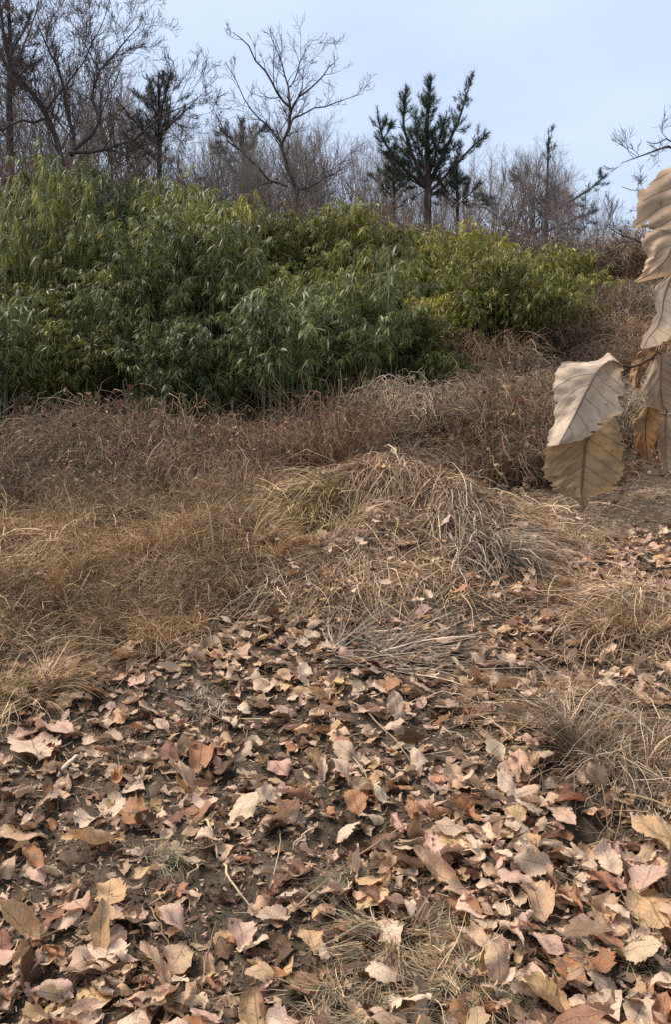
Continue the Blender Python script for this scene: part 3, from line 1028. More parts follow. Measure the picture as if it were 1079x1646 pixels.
# low flattened straw on the middle ground and round the heap
mid_zone = lambda px, py, u: (px > 250) & (px < 1100) & (py > 770) & (py < np.interp(px, [250, 430, 600, 870, 1080], [1045, 1010, 1030, 990, 900]))
pts = region_points(rg, 1600, mid_zone, (-1.5, 3.6), (4.4, 9.9))
grass_field('flattened_straw', 'flattened pale straw covering the middle ground', pts, rg, STRAW, (.15, .6), (.5, 1.0), .0024, 5, .6)
# thin straw strewn through the leaf litter
lit_zone = lambda px, py, u: (px > -80) & (px < 1160) & (py > 1000) & (py < 1800) & (u < .6)
pts = region_points(rg, 1100, lit_zone, (-2.6, 2.6), (1.5, 5.3))
grass_field('strewn_straw', 'thin straws strewn through the leaf litter', pts, rg, [rgb('a58a66'), rgb('8a6f52'), rgb('c0a482'), rgb('6e5844')], (.06, .3), (.75, 1.05), .0011, 2, .25, spread=.1)
# upper plain behind the heap, right
plain = lambda px, py, u: (px > 700) & (px < 1100) & (py > 775) & (py < 860)
pts = region_points(rg, 700, plain, (.8, 4.2), (6, 10))
grass_field('short_dry_grass', 'short dry grass on the level behind the straw heap', pts, rg, STRAW, (.06, .22), (.2, .9), .0015, 6, .7)


def tussock(name, px, py, n, rad, L, lean, pal, label, seed, az=None, w=.0017, droop=1.0, lift=.0, azs=1.2, cat='grass tuft', d=None):
    rg = np.random.default_rng(seed)
    c = GP(px, py)
    if d is not None:
        xx = (px - CX) / FPX * d; c = np.array([xx, d, float(G(xx, d, False))])
    r = rad * np.sqrt(rg.uniform(0, 1, n)); a = rg.uniform(0, 6.28, n)
    base = np.stack([c[0] + r * np.cos(a), c[1] + r * np.sin(a) * .7, np.zeros(n)], -1)
    base[:, 2] = G(base[:, 0], base[:, 1], False) - .01 + lift * np.exp(-(r / rad) ** 2 * 2) * rg.uniform(0, 1, n)
    hk = max(4, n // 45)
    hr = rad * np.sqrt(rg.uniform(0, 1, hk)); hang = rg.uniform(0, 6.28, hk)
    hx, hy = c[0] + hr * np.cos(hang), c[1] + hr * np.sin(hang) * .7
    hi = np.argmin((base[:, :1] - hx) ** 2 + (base[:, 1:2] - hy) ** 2, axis=1)      # the hank each stem belongs to
    stray = rg.uniform(0, 1, n) < .25
    haz = (hang + rg.normal(0, 1.0, hk)) if az is None else az + rg.normal(0, azs, hk)
    azv = np.where(stray, rg.uniform(0, 6.28, n), haz[hi] + rg.normal(0, .3, n))
    hl = rg.uniform(*lean, hk)
    lv = np.clip(hl[hi] + rg.normal(0, .14, n), lean[0] * .5, 1.08)
    base[:, :2] += (np.stack([hx, hy], -1)[hi] - base[:, :2]) * .45
    base[:, 2] = G(base[:, 0], base[:, 1], False) - .01 + lift * np.exp(-(r / rad) ** 2 * 2) * rg.uniform(0, 1, n)
    hlen = rg.uniform(.6, 1.25, hk)[hi]
    P, W, S = blades(base, azv, lv, hlen * rg.uniform(*L, n), 1.4 * w * rg.uniform(.5, 1.8, n), rg, 8, droop, .035)
    P = settle(P, rg, .05)
    V, F = ribbons(P, W, S)
    tn = np.repeat(rg.uniform(.6, 1.3, hk)[hi], 16)[:, None]
    pl = Pile(); pl.add(V - c, F, tone_pick(rg, n, pal, 16, .3) * tn)
    o = mobj(name, pl.mesh(name, M_STRAW), loc=c)
    return tag(o, label, cat)


def draped(name, label, n, cx, cy, sx, sy, pal, seed, L=(.25, .8), w=.0024, arch=.06, az=None, cat='straw heap', follow=1.0, lift=.05):
    """matted stems that follow the lie of the ground downhill, with slack arches"""
    rg = np.random.default_rng(seed)
    hk = max(6, n // 55)
    H_ = np.stack([rg.normal(cx, sx, hk), rg.normal(cy, sy, hk)], -1)
    hi = rg.integers(0, hk, n)
    p = H_[hi] + rg.normal(0, .09, (n, 2))
    e = .08
    gx = (G(p[:, 0] + e, p[:, 1], False) - G(p[:, 0] - e, p[:, 1], False)) / (2 * e)
    gy = (G(p[:, 0], p[:, 1] + e, False) - G(p[:, 0], p[:, 1] - e, False)) / (2 * e) - .155
    ang = np.arctan2(-gy, -gx) + rg.normal(0, .55, hk)[hi] + rg.normal(0, .22, n)
    ang = np.where(rg.uniform(0, 1, n) < .28, rg.uniform(0, 6.28, n), ang)
    m = 9
    ln = (L[0] * .45 + (L[1] - L[0] * .45) * rg.uniform(0, 1, n) ** 1.6) * rg.uniform(.6, 1.2, hk)[hi]
    at = ang[:, None] + np.cumsum(rg.normal(0, .13, (n, m)), 1)
    X = p[:, :1] + np.cumsum(np.cos(at), 1) * (ln / m)[:, None]; Y = p[:, 1:] + np.cumsum(np.sin(at), 1) * (ln / m)[:, None]
    t = np.linspace(0, 1, m)[None]
    Z = G(X, Y, False) + (rg.uniform(0, 1, n) ** 1.4 * lift)[:, None] + (rg.uniform(-.2, 1, n) * arch * ln / .5)[:, None] * np.sin(math.pi * t * rg.uniform(.7, 1.1, (n, 1))) + rg.normal(0, .004, (n, m))
    Z = np.maximum(Z, G(X, Y, False) + .002)
    c = np.array([cx, cy, float(G(cx, cy, False))])
    P = np.stack([X, Y, Z], -1) - c
    wd = (w * rg.uniform(.35, 1.5, n))[:, None] * np.linspace(1, .5, m)[None]
    sd = unit(np.stack([-np.sin(ang), np.cos(ang), rg.normal(0, .6, n)], -1))
    V, F = ribbons(P, wd, sd)
    tn = np.repeat(rg.uniform(.45, 1.35, hk)[hi], m * 2)[:, None]
    pl = Pile(); pl.add(V, F, tone_pick(rg, n, pal, m * 2, .32) * tn)
    o = mobj(name, pl.mesh(name, M_STRAW), loc=c)
    return tag(o, label, cat)


TAN = [rgb('b3936f'), rgb('a17f5c'), rgb('c6a985'), rgb('8c6d50')]
ORG = [rgb('ac8860'), rgb('93714c'), rgb('c09f74'), rgb('7a6044')]
GRY = [rgb('9c8a74'), rgb('857260'), rgb('b3a088'), rgb('6c5a4a')]
GRN = [rgb('7d745a'), rgb('8f8062'), rgb('a59678'), rgb('5f5a46')]
HEAP = 'straw_heap'
tussock('upright_stems', 532, 775, 620, .42, (.7, 1.5), (.0, .5), [rgb('a68468'), rgb('8c6c58'), rgb('b89a80'), rgb('6c5446')],
        'upright clump of brown dead stems in front of the bamboo', 30, w=.0028, droop=.6, cat='dead stems', d=9.7)
tussock('arching_grass', 520, 850, 700, .32, (.45, .8), (.3, .65), [rgb('b59a6c'), rgb('a08a5a'), rgb('c8b082'), rgb('8a7848')],
        'arching pale grass tuft spilling left off the straw heap', 1, az=math.pi * 1.05, w=.0026, droop=1.35)
tussock('straw_stalks', 770, 905, 560, .26, (.4, .75), (.5, .9), GRY, 'fan of grey stalks slumping down the right side of the straw heap', 2, az=-math.pi / 2 + .2, w=.0028, droop=.9, lift=.25, azs=.5)
draped(HEAP, 'bulky matted heap of collapsed straw at the centre of the clearing', 9500, .45, 6.85, .48, .42, STRAW + TAN, 3, (.25, .75), .0036, .10, lift=.10)
draped(HEAP, 'right shoulder of grey brown straw drooping beside the path', 3000, 1.0, 6.3, .20, .28, GRY + TAN, 4, (.3, .75), .0040, .10, lift=.10)
draped(HEAP, 'apron of loose straw and stems below the central heap', 5600, .36, 5.75, .55, .32, TAN + STRAW, 5, (.25, .8), .0032, .07, lift=.05)
draped(HEAP, 'left skirt of straw under the arching grass', 2600, -.40, 6.6, .32, .34, TAN + STRAW, 23, (.25, .65), .0034, .10, lift=.08)
tussock('grass_crest', 690, 790, 700, .30, (.14, .32), (.3, .95), TAN, 'tan grassy crest on top of the straw heap', 25, w=.0018, droop=.9, lift=.05)
draped('straw_mat', 'matted tan straw under the grass at the far left', 2600, -2.1, 6.4, .7, .7, TAN + ORG, 26, (.2, .6), .0032, .12, lift=.12)
draped('straw_mat', 'loose tan straw along the right edge, upper patch', 2200, 1.75, 4.7, .28, .34, TAN + STRAW, 28, (.2, .6), .0026, .10, lift=.08)
draped('straw_mat', 'loose tan straw along the right edge, lower patch', 1800, 1.30, 3.45, .26, .24, TAN + GRY, 29, (.15, .5), .0020, .10, lift=.07)
draped('straw_mat', 'matted tan straw at the grass edge left of centre', 2200, -1.1, 5.9, .45, .5, TAN + ORG, 27, (.2, .6), .0030, .12, lift=.10)
tussock('straw_mat', 610, 1060, 420, .34, (.3, .8), (.85, 1.05), GRY, 'loose mat of grey stalks lying below the straw heap', 6, az=.15, w=.0022, droop=.15, lift=.05, azs=.5)
tussock('grass_tuft', 1015, 1020, 1500, .24, (.14, .34), (.05, .75), TAN, 'mounded tan grass tuft at the right edge, upper of two', 7, w=.0013, droop=1.1, lift=.08)
tussock('grass_tuft', 990, 1220, 1100, .26, (.16, .42), (.2, .95), TAN + GRY, 'loose tan grass tuft at the right edge, lower of two', 8, w=.0012, droop=.9, lift=.05)
tussock('grass_tuft', 40, 1120, 800, .20, (.18, .38), (.1, .7), TAN + [rgb('c9b082')], 'pale grass tuft at the left edge beside the leaves', 9, az=-.6, w=.0013, droop=1.1)
tussock('grass_tuft', 240, 1035, 1300, .40, (.2, .45), (.15, .8), TAN, 'tan grass tuft combed forward over the leaf litter edge', 10, az=-1.9, w=.0014, droop=1.2, azs=.8)
tussock('grass_tuft', 90, 950, 1500, .42, (.2, .48), (.05, .7), ORG, 'orange grass tuft at the left, beyond the pale one', 11, w=.0015, droop=1.1)
tussock('grass_tuft', 260, 890, 1300, .38, (.2, .5), (.05, .7), ORG + TAN, 'orange tan grass tuft left of the arching grass', 12, w=.0016, droop=1.15)
tussock('grass_tuft', 400, 900, 900, .30, (.2, .46), (.05, .7), ORG, 'rusty grass tuft at the left foot of the arching grass', 13, w=.0016, droop=1.1)
tussock('grass_tuft', 640, 1530, 520, .15, (.08, .24), (.4, 1.0), GRN + TAN, 'olive matted grass tuft low in the centre', 14, w=.0008, droop=.8)
tussock('grass_tuft', 760, 1600, 700, .13, (.08, .22), (.4, 1.0), GRN + TAN, 'yellowish grass tuft at the bottom edge right of centre', 15, w=.0008, droop=.8)
tussock('grass_tuft', 560, 1640, 700, .13, (.08, .22), (.4, 1.0), GRN + TAN, 'yellowish grass tuft at the bottom edge in the centre', 16, w=.0008, droop=.8)
tussock('grass_tuft', 270, 1400, 260, .09, (.06, .18), (.5, 1.0), GRN, 'small olive grass tuft among leaves left of centre', 17, w=.0007, droop=.7)
tussock('grass_tuft', 560, 1420, 260, .08, (.05, .16), (.5, 1.0), GRN, 'small olive grass tuft beside the long twig', 18, w=.0007, droop=.7)
tussock('grass_tuft', 1040, 1560, 320, .1, (.08, .2), (.5, 1.0), GRN + GRY, 'dark grass tuft in the lower right corner', 19, w=.0008, droop=.7)
tussock('grass_tuft', 900, 870, 600, .3, (.12, .3), (.2, .8), TAN, 'low tan grass tuft right of the straw heap', 20, w=.0015)
tussock('grass_tuft', 330, 1140, 300, .12, (.08, .22), (.6, 1.0), GRY, 'dark grey grass tuft in the bare soil patch', 22, w=.0008)

# ------------------------------------------------------------------ fallen leaves
def leaf_grid(rg, teeth, cols, aspect, roll, curl, twist, cup, hole=0.0, sharp=1.0, ragged=.05):
    """unit-length toothed leaf; returns V, F, UV with the blade starting at the origin along +Y"""
    nr = 2 * teeth + 1
    t = np.linspace(0, 1, nr)
    w = np.sin(math.pi * np.clip(t, 0, 1) ** rg.uniform(1.0, 1.35)) ** rg.uniform(.62, .85) * aspect * .5
    w[0] = .012; w[-1] = .006
    tooth = np.where(np.arange(nr) % 2 == 1, 1.0, 1 - rg.uniform(.05, .15) * sharp)
    u = np.linspace(-1, 1, cols)
    Wl = w * tooth * (1 + rg.normal(0, ragged, nr)); Wr = w * tooth * (1 + rg.normal(0, ragged, nr))
    X = np.where(u[None, :] < 0, u[None, :] * Wl[:, None], u[None, :] * Wr[:, None])
    Y = t[:, None] + np.abs(u)[None, :] * .045 * (np.arange(nr) % 2 == 1)[:, None] * (t < .93)[:, None] + 0 * X
    au = np.abs(u)[None, :]
    # pleats between the side veins, ripple of the margin
    Z = .016 * np.cos(math.pi * (np.arange(nr)[:, None] - au * 1.5)) * au * (w[:, None] / (aspect * .5))
    Z = Z + cup * (X / aspect) ** 2 * 2
    ph = rg.uniform(0, 6.28, 4)
    Z = Z + .06 * au ** 2 * np.sin(8 * Y + ph[0] + 2 * np.sign(u)[None, :]) + .045 * np.sin(5 * Y + 6 * X + ph[1]) + .022 * np.sin(13 * Y - 9 * X + ph[2]) + rg.normal(0, .005, X.shape)
    # roll across
    if abs(roll) > .01:
        rr = roll / (aspect * .5)
        a = X * rr
        X, Z = np.sin(a) / rr + Z * np.sin(-a), (1 - np.cos(a)) / rr + Z * np.cos(a)
    # twist
    tw = twist * (Y - .5)
    X, Z = X * np.cos(tw) - Z * np.sin(tw), X * np.sin(tw) + Z * np.cos(tw)
    # bend along
    th = curl * np.clip(Y, 0, 1.1) ** 1.5
    s = np.linspace(0, 1.1, 40); tt = curl * s ** 1.5
    cy = np.concatenate([[0], np.cumsum(np.cos(tt))[:-1]]) * (s[1]); cz = np.concatenate([[0], np.cumsum(np.sin(tt))[:-1]]) * (s[1])
    Yb = np.interp(Y, s, cy) - Z * np.sin(th); Zb = np.interp(Y, s, cz) + Z * np.cos(th)
    V = np.stack([X, Yb, Zb], -1).reshape(-1, 3)
    UV = np.stack([np.broadcast_to(u * .5 + .5, X.shape), np.broadcast_to(t[:, None], X.shape)], -1).reshape(-1, 2)
    I = np.arange(nr * cols).reshape(nr, cols)
    F = np.stack([I[:-1, :-1], I[:-1, 1:], I[1:, 1:], I[1:, :-1]], -1).reshape(-1, 4)
    if hole > 0:
        keep = np.ones((nr - 1, cols - 1), bool)
        for q in range(rg.integers(1, 4)):
            cr = rg.integers(2, nr - 1); side = rg.integers(0, 2)
            for z in range(rg.integers(1, 3)):
                rr_ = min(cr + rg.integers(0, 2), nr - 2)
                cc = z if side == 0 else cols - 2 - z
                keep[rr_, cc] = False
        if rg.uniform() < .7: keep[-rg.integers(1, 1 + nr // 3):, :] = False
        F = F[keep.ravel()]
    # stalk
    k0 = len(V)
    e = np.array([rg.normal(0, .03), -rg.uniform(.06, .14), rg.uniform(-.02, .05)])
    sv = np.array([[-.008, .03, 0], [.008, .03, 0], [0, .03, .014], e + [-.006, 0, 0], e + [.006, 0, 0], e + [0, 0, .01]])
    sf = np.array([[0, 1, 4, 3], [1, 2, 5, 4], [2, 0, 3, 5]]) + k0
    V = np.concatenate([V, sv]); UV = np.concatenate([UV, np.full((6, 2), (.5, .5))])
    F = np.concatenate([F, sf])
    V = V - np.array([0, .5, 0])
    return V, F, UV


POSES = [  # name, roll, curl, twist, cup
    ('flat', (.1, .5), (-.5, .5), (-.3, .3), (0, .15)),
    ('cupped', (.6, 1.3), (-.3, .6), (-.4, .4), (0, .3)),
    ('curled', (1.3, 2.6), (-.5, .5), (-.6, .6), (0, .1)),
    ('arched', (-.9, -.3), (-1.3, -.5), (-.4, .4), (-.2, 0)),
    ('buckled', (-.5, .5), (.6, 1.5), (-.9, .9), (0, .2)),
]


def make_variant(seed, pose, teeth, cols, hole):
    rg = np.random.default_rng(seed)
    nm, ro, cu, tw, cp = POSES[pose]
    return leaf_grid(rg, teeth, cols, rg.uniform(.52, .88), rg.uniform(*ro), rg.uniform(*cu), rg.uniform(*tw), rg.uniform(*cp), hole, rg.uniform(.4, 1.2), .08)


HI = [(p, make_variant(500 + i * 7 + p, p, 9, 9, 1 if i % 2 == 1 else 0)) for i in range(8) for p in range(5)]
LO = [(p, make_variant(700 + i * 7 + p, p, 5, 5, 1 if i % 2 == 1 else 0)) for i in range(6) for p in range(5)]
HI_MESH = [mesh_np('fallen_leaf', v, [f], M_LEAF_O, None, uv) for p, (v, f, uv) in HI]

LEAFCOL = {  # name -> (srgb, weight); dry leaf colours
    'pale tan': ('d6bea4', .33), 'sandy': ('c2a587', .24), 'greyish': ('b5a189', .12), 'orange-brown': ('a87e5c', .06),
    'reddish brown': ('8f6c56', .07), 'golden tan': ('c7a880', .11), 'pinkish tan': ('c9ab96', .11), 'dark brown': ('6a523e', .07)}
CNAMES = list(LEAFCOL); CW = np.array([LEAFCOL[c][1] for c in CNAMES]); CW = CW / CW.sum()
CVAL = np.array([rgb(LEAFCOL[c][0]) for c in CNAMES]) * np.array([1.0, .915, .845])


def rot_zyx(yaw, tx, ty):
    """rotation matrices: tilt about X then Y, then yaw"""
    cz, sz = np.cos(yaw), np.sin(yaw); cx, sx = np.cos(tx), np.sin(tx); cy, sy = np.cos(ty), np.sin(ty)
    o = np.zeros_like(yaw); l = np.ones_like(yaw)
    Rx = np.stack([l, o, o, o, cx, -sx, o, sx, cx], -1).reshape(-1, 3, 3)
    Ry = np.stack([cy, o, sy, o, l, o, -sy, o, cy], -1).reshape(-1, 3, 3)
    Rz = np.stack([cz, -sz, o, sz, cz, o, o, o, l], -1).reshape(-1, 3, 3)
    return Rz @ Ry @ Rx


SOIL = [(290, 1125, 80, 35, .75), (150, 1350, 120, 50, .7), (340, 1475, 90, 60, .75), (600, 1330, 80, 30, .6), (250, 1290, 90, 40, .6),
        (640, 1200, 90, 40, .5), (60, 1430, 80, 40, .6), (650, 1540, 80, 60, .5), (560, 1600, 120, 40, .4), (945, 1345, 62, 36, 1.0), (945, 1345, 62, 36, .9), (720, 1180, 60, 30, .55),
        (470, 1240, 80, 35, .4), (450, 1390, 110, 45, .6)]


def density(px, py):
    d = np.ones_like(px)
    edge = np.interp(px, [-200, 0, 150, 300, 430, 600, 800, 860, 1000, 1300], [1090, 1075, 1060, 1020, 985, 1005, 1010, 880, 860, 850])
    d = np.where(py < edge, np.where(px < 430, .03, .10), d)
    on_heap = (px > 430) & (px < 850) & (py < edge) & (py > 770)
    d = np.where(on_heap, .17, d)
    right_tuft = ((px > 920) & (py > 955) & (py < 1085)) | ((px > 880) & (py > 1150) & (py < 1275))
    d = np.where(right_tuft, .3, d)
    for (sx, sy, rx, ry, a) in SOIL:
        d = d * (1 - a * np.exp(-((px - sx) / rx) ** 2 - ((py - sy) / ry) ** 2))
    boost = np.clip((px - 500) / 300, 0, 1) * np.clip((py - 1250) / 100, 0, 1)
    low = np.clip((py - 1500) / 100, 0, 1) * np.clip((330 - px) / 200, 0, 1)
    return d * (.62 + .55 * boost + .5 * low)


rgL = np.random.default_rng(61)
NCAND = 42000
cx_ = rgL.uniform(-3.4, 3.9, NCAND); cy_ = rgL.uniform(1.5, 9.3, NCAND)
pz = G(cx_, cy_, False)
ppx, ppy = project(np.stack([cx_, cy_, pz], -1))
# area 57 m2, so 16000 candidates = 280 per m2
keep = (ppx > -110) & (ppx < 1190) & (ppy < 1830) & (rgL.uniform(0, 1, NCAND) < density(ppx, ppy) * .98)
LX, LY, LPX, LPY = cx_[keep], cy_[keep], ppx[keep], ppy[keep]
NL = len(LX)
L_len = np.clip(rgL.lognormal(math.log(.070), .42, NL), .02, .15)
L_yaw = rgL.uniform(0, 6.28, NL)
tilt = np.where(rgL.uniform(0, 1, NL) < .2, .6, .18)
L_tx = rgL.normal(0, 1, NL) * tilt; L_ty = rgL.normal(0, 1, NL) * tilt
pile_depth = np.clip(density(LPX, LPY), 0, 1.2)
L_lift = rgL.uniform(0, 1, NL) ** 1.7 * .038 * pile_depth
L_lift = L_lift + np.where((LPX > 420) & (LPX < 860) & (LPY < 985), rgL.uniform(.05, .13, NL), 0)
L_ci = rgL.choice(len(CNAMES), NL, p=CW)
# leaves deep in the litter are the dark, rotted ones
L_ci = np.where((L_lift < .006) & (rgL.uniform(0, 1, NL) < .22), CNAMES.index('dark brown'), L_ci)
L_col = CVAL[L_ci] * rgL.uniform(.78, 1.2, (NL, 1)) * (1 + rgL.normal(0, .02, (NL, 3)))

# ground slope under each leaf
gx = (G(LX + .06, LY, False) - G(LX - .06, LY, False)) / .12
gy = (G(LX, LY + .06, False) - G(LX, LY - .06, False)) / .12


def slope_tilt(V, gx, gy):
    V[..., 2] += V[..., 0] * gx[..., None] + V[..., 1] * gy[..., None]
    return V


# hand-placed leaves that stand out in the photograph: px, py, length in photo px, yaw, tilt x, tilt y, pose, colour, label
FEAT = [
    (150, 1375, 105, 2.2, .25, .5, 2, 'golden tan', 'long tan leaf curled into a trough, left of the lying orange one'),
    (215, 1330, 85, 1.4, .1, -.3, 1, 'orange-brown', 'orange brown leaf arched over the bare soil, left of centre'),
    (553, 1272, 62, 1.5, 1.0, .1, 0, 'pale tan', 'pale leaf standing upright in the centre above an orange one'),
    (572, 1306, 55, .3, .5, 0, 0, 'orange-brown', 'square orange brown leaf below the upright pale one'),
    (434, 1297, 48, .8, .6, .3, 0, 'pale tan', 'small very pale jagged leaf left of the upright pale one'),
    (292, 1285, 75, 1.7, 1.0, -.2, 1, 'sandy', 'pointed sandy leaf standing on its stalk end, left of centre'),
    (327, 1303, 52, .4, .4, .2, 0, 'pale tan', 'small whitish leaf beside the pointed standing one'),
    (325, 1282, 50, 2.6, .2, .2, 1, 'reddish brown', 'reddish brown leaf tucked behind the small whitish one'),
    (322, 1232, 78, .1, .5, .1, 1, 'orange-brown', 'broad orange brown leaf in the left soil patch'),
    (268, 1228, 55, 1.2, .4, -.3, 1, 'reddish brown', 'rust brown leaf left of the broad orange one'),
    (281, 1515, 70, 1.6, .9, .1, 0, 'pinkish tan', 'oval pinkish tan leaf standing on edge, lower left'),
    (248, 1590, 78, 1.8, 1.0, .2, 0, 'sandy', 'oval sandy leaf upright at the bottom left'),
    (160, 1522, 100, .35, .45, .3, 1, 'golden tan', 'large golden tan leaf lying folded at the lower left'),
    (172, 1552, 75, .1, .2, 0, 0, 'pale tan', 'pale flat leaf just under the large folded one'),
    (30, 1530, 85, 1.4, .8, -.2, 1, 'golden tan', 'golden tan leaf rising at the left edge near the bottom'),
    (795, 1450, 58, 1.4, .7, .1, 0, 'pale tan', 'round pale leaf with clear veins right of the centre bottom'),
    (862, 1466, 85, .2, .5, .2, 1, 'sandy', 'broad sandy leaf right of the round pale one'),
    (692, 1335, 48, 1.5, .8, 0, 1, 'orange-brown', 'rounded rust orange leaf on edge, right of centre'),
    (748, 1326, 75, 1.0, .5, .4, 1, 'orange-brown', 'bright orange brown leaf beside the rounded rust one'),
    (652, 1482, 85, 1.7, .4, .3, 4, 'pale tan', 'pale ragged leaf lying over the olive grass tuft'),
    (780, 1555, 62, .7, .3, 0, 4, 'greyish', 'grey mottled leaf near the bottom right of centre'),
    (55, 1215, 95, .5, .4, .1, 0, 'pale tan', 'large pale layered leaf at the left edge'),
    (90, 1190, 75, 1.2, .3, .2, 0, 'pinkish tan', 'pinkish leaf resting above the large pale one at the left'),
    (700, 1425, 100, .9, .4, -.2, 1, 'sandy', 'large sandy brown leaf right of the centre'),
    (548, 1455, 65, 2.4, .3, .4, 4, 'pinkish tan', 'pinkish crumpled leaf beside the long twig'),
    (900, 1325, 80, .4, .35, -.2, 0, 'pinkish tan', 'broad pinkish brown leaf left of the dark hollow'),
    (960, 1290, 62, 2.6, 1.1, .4, 1, 'greyish', 'grey brown folded leaf standing over the dark hollow'),
    (1055, 1365, 90, 1.3, .6, -.2, 0, 'golden tan', 'large golden leaf at the right edge beside the brown stump'),
    (1050, 1480, 100, .2, .3, 0, 0, 'golden tan', 'wide golden tan leaf at the right edge below the stump'),
    (30, 1360, 95, 1.5, .3, .2, 0, 'sandy', 'long sandy leaf at the left edge with a greyed tip'),
    (50, 1400, 65, .9, .4, .5, 1, 'orange-brown', 'orange tan leaf under the long sandy one at the left edge'),
    (242, 1415, 62, 2.3, .4, .2, 0, 'golden tan', 'golden leaf lying alone on grassy soil, left of centre'),
    (175, 1450, 75, .2, .25, .1, 0, 'golden tan', 'pale gold leaf on top of a small pile, lower left'),
    (385, 1525, 70, .5, .5, .4, 1, 'pinkish tan', 'pink brown leaf with a lifted rim, low left of centre'),
    (500, 1530, 60, .3, .3, .2, 0, 'golden tan', 'golden torn leaf low in the centre'),
    (975, 1530, 62, .9, .3, .2, 0, 'orange-brown', 'orange pink leaf above the lower right grass'),
    (880, 1540, 62, 1.2, .4, .1, 0, 'pinkish tan', 'pale pinkish leaf with pleated veins at the lower right'),
    (905, 1575, 95, .6, .3, .3, 1, 'orange-brown', 'large orange tan leaf at the bottom right'),
    (880, 1640, 90, 1.3, .7, .2, 1, 'golden tan', 'folded golden brown leaf at the bottom edge, right'),
    (855, 1400, 60, 1.2, .6, .3, 1, 'pale tan', 'pale curled leaf in the right hand pile left of the hollow'),
    (980, 1405, 80, .1, .25, 0, 4, 'pale tan', 'pale crinkled strip of leaf in front of the dark hollow'),
    (655, 1155, 40, .8, .3, .2, 0, 'pale tan', 'pale leaf in the middle distance on the soil'),
    (370, 1170, 40, .5, .3, .2, 0, 'pale tan', 'pale leaf at the left end of the straight straw'),
    (840, 1065, 45, 1.3, .8, .2, 1, 'sandy', 'upright sandy leaf beside the upper right grass tuft'),
    (395, 1028, 30, .5, .4, 0, 0, 'pale tan', 'pale leaf at the edge of the grass, left of centre'),
]
print('litter leaves', NL)


def place_leaf(x, y, length, yaw, tx, ty, var, colour, lift, label, group, tilt_ground=True):
    v = HI[var][1][0]
    R = rot_zyx(np.array([yaw]), np.array([tx]), np.array([ty]))[0]
    w = (v @ R.T) * length
    g0 = float(G(x, y, False))
    gg = G(w[:, 0] + x, w[:, 1] + y, False)
    dz = np.min(w[:, 2] + g0 - gg)                     # lowest clearance over the ground
    o = bpy.data.objects.new('fallen_leaf', HI_MESH[var])
    o.location = (x, y, g0 - dz - .004 + lift)
    o.rotation_mode = 'XYZ'
    from mathutils import Matrix
    o.rotation_euler = Matrix(R.tolist()).to_euler('XYZ')
    o.scale = (length,) * 3
    o.color = (*colour, 1)
    put(o)
    tag(o, label, 'leaf', group)
    return o


by_pose = {p: [i for i, (q, _) in enumerate(HI) if q == p] for p in range(5)}
fpos = []
for i, (px, py, lp, yaw, tx, ty, pose, cn, lab) in enumerate(FEAT):
    g = GP(px, py)
    slant = np.linalg.norm(g - np.array([0, 0, CAM_Z]))
    ln = lp * slant / FPX * 1.0
    var = by_pose[pose][i % len(by_pose[pose])]
    fpos.append((px, py, lp))
    place_leaf(g[0], g[1], ln * .88, yaw, tx * (.9 if any(w_ in lab for w_ in ('upright', 'standing', 'on edge', 'rising')) else .6), ty * .8, var, CVAL[CNAMES.index(cn)] * RNG.uniform(.95, 1.15), .022, lab, 'leaves picked out of the litter')

# the largest remaining leaves in view become single things, the rest one litter
fp = np.array(fpos)
near_feat = np.zeros(NL, bool)
for (px, py, lp) in fpos:
    near_feat |= ((LPX - px) ** 2 + (LPY - py) ** 2 < (lp * .35) ** 2) & (L_lift > .015)
inview = (LPX > 5) & (LPX < 1074) & (LPY < 1640) & ~near_feat
shown = np.where(inview, L_len / np.hypot(LY, 1.2) * (1 + 6 * L_lift), 0)
order = np.argsort(-shown)[:300 - len(FEAT)]
SEEN = {}
for i in order:
    L_len[i] *= 1.0
    var = int(rgL.integers(0, len(HI)))
    p = HI[var][0]
    cn = CNAMES[L_ci[i]]
    size = 'large' if L_len[i] > .15 else 'middling' if L_len[i] > .125 else 'small'
    col3 = ('left edge', 'left', 'centre left', 'centre right', 'right', 'right edge')[int(min(max(LPX[i] / 1079 * 6, 0), 5))]
    row3 = 'bottom row' if LPY[i] > 1560 else 'low' if LPY[i] > 1470 else 'lower middle' if LPY[i] > 1370 else 'middle' if LPY[i] > 1260 else 'upper' if LPY[i] > 1150 else 'far'
    tiltn = 'tipped up' if max(abs(L_tx[i]), abs(L_ty[i])) > .6 else 'lying'
    lab = f'{size} {cn} {POSES[p][0]} leaf {tiltn} in {row3} litter, {col3}'
    place_leaf(LX[i], LY[i], L_len[i], L_yaw[i], L_tx[i], L_ty[i], var, L_col[i], L_lift[i], lab, 'largest leaves of the litter')

rest = np.ones(NL, bool); rest[order] = False; rest &= ~near_feat
pl = Pile()
RI = np.nonzero(rest)[0]
vi = rgL.integers(0, len(LO), len(RI))
for v in range(len(LO)):
    ids = RI[vi == v]
    if not len(ids): continue
    V0, F0, UV0 = LO[v][1]
    R = rot_zyx(L_yaw[ids], L_tx[ids], L_ty[ids])
    W = np.einsum('nij,kj->nki', R, V0) * L_len[ids][:, None, None]
    gg = G(W[..., 0] + LX[ids][:, None], W[..., 1] + LY[ids][:, None], False)
    g0 = G(LX[ids], LY[ids], False)
    dz = np.min(W[..., 2] - gg, axis=1)
    W = W + np.stack([LX[ids], LY[ids], -dz - .004 + L_lift[ids]], -1)[:, None, :]
    k0 = len(V0)
    F = (F0[None] + (np.arange(len(ids)) * k0)[:, None, None]).reshape(-1, 4)
    pl.add(W.reshape(-1, 3), F, np.repeat(L_col[ids], k0, axis=0), np.tile(UV0, (len(ids), 1)))
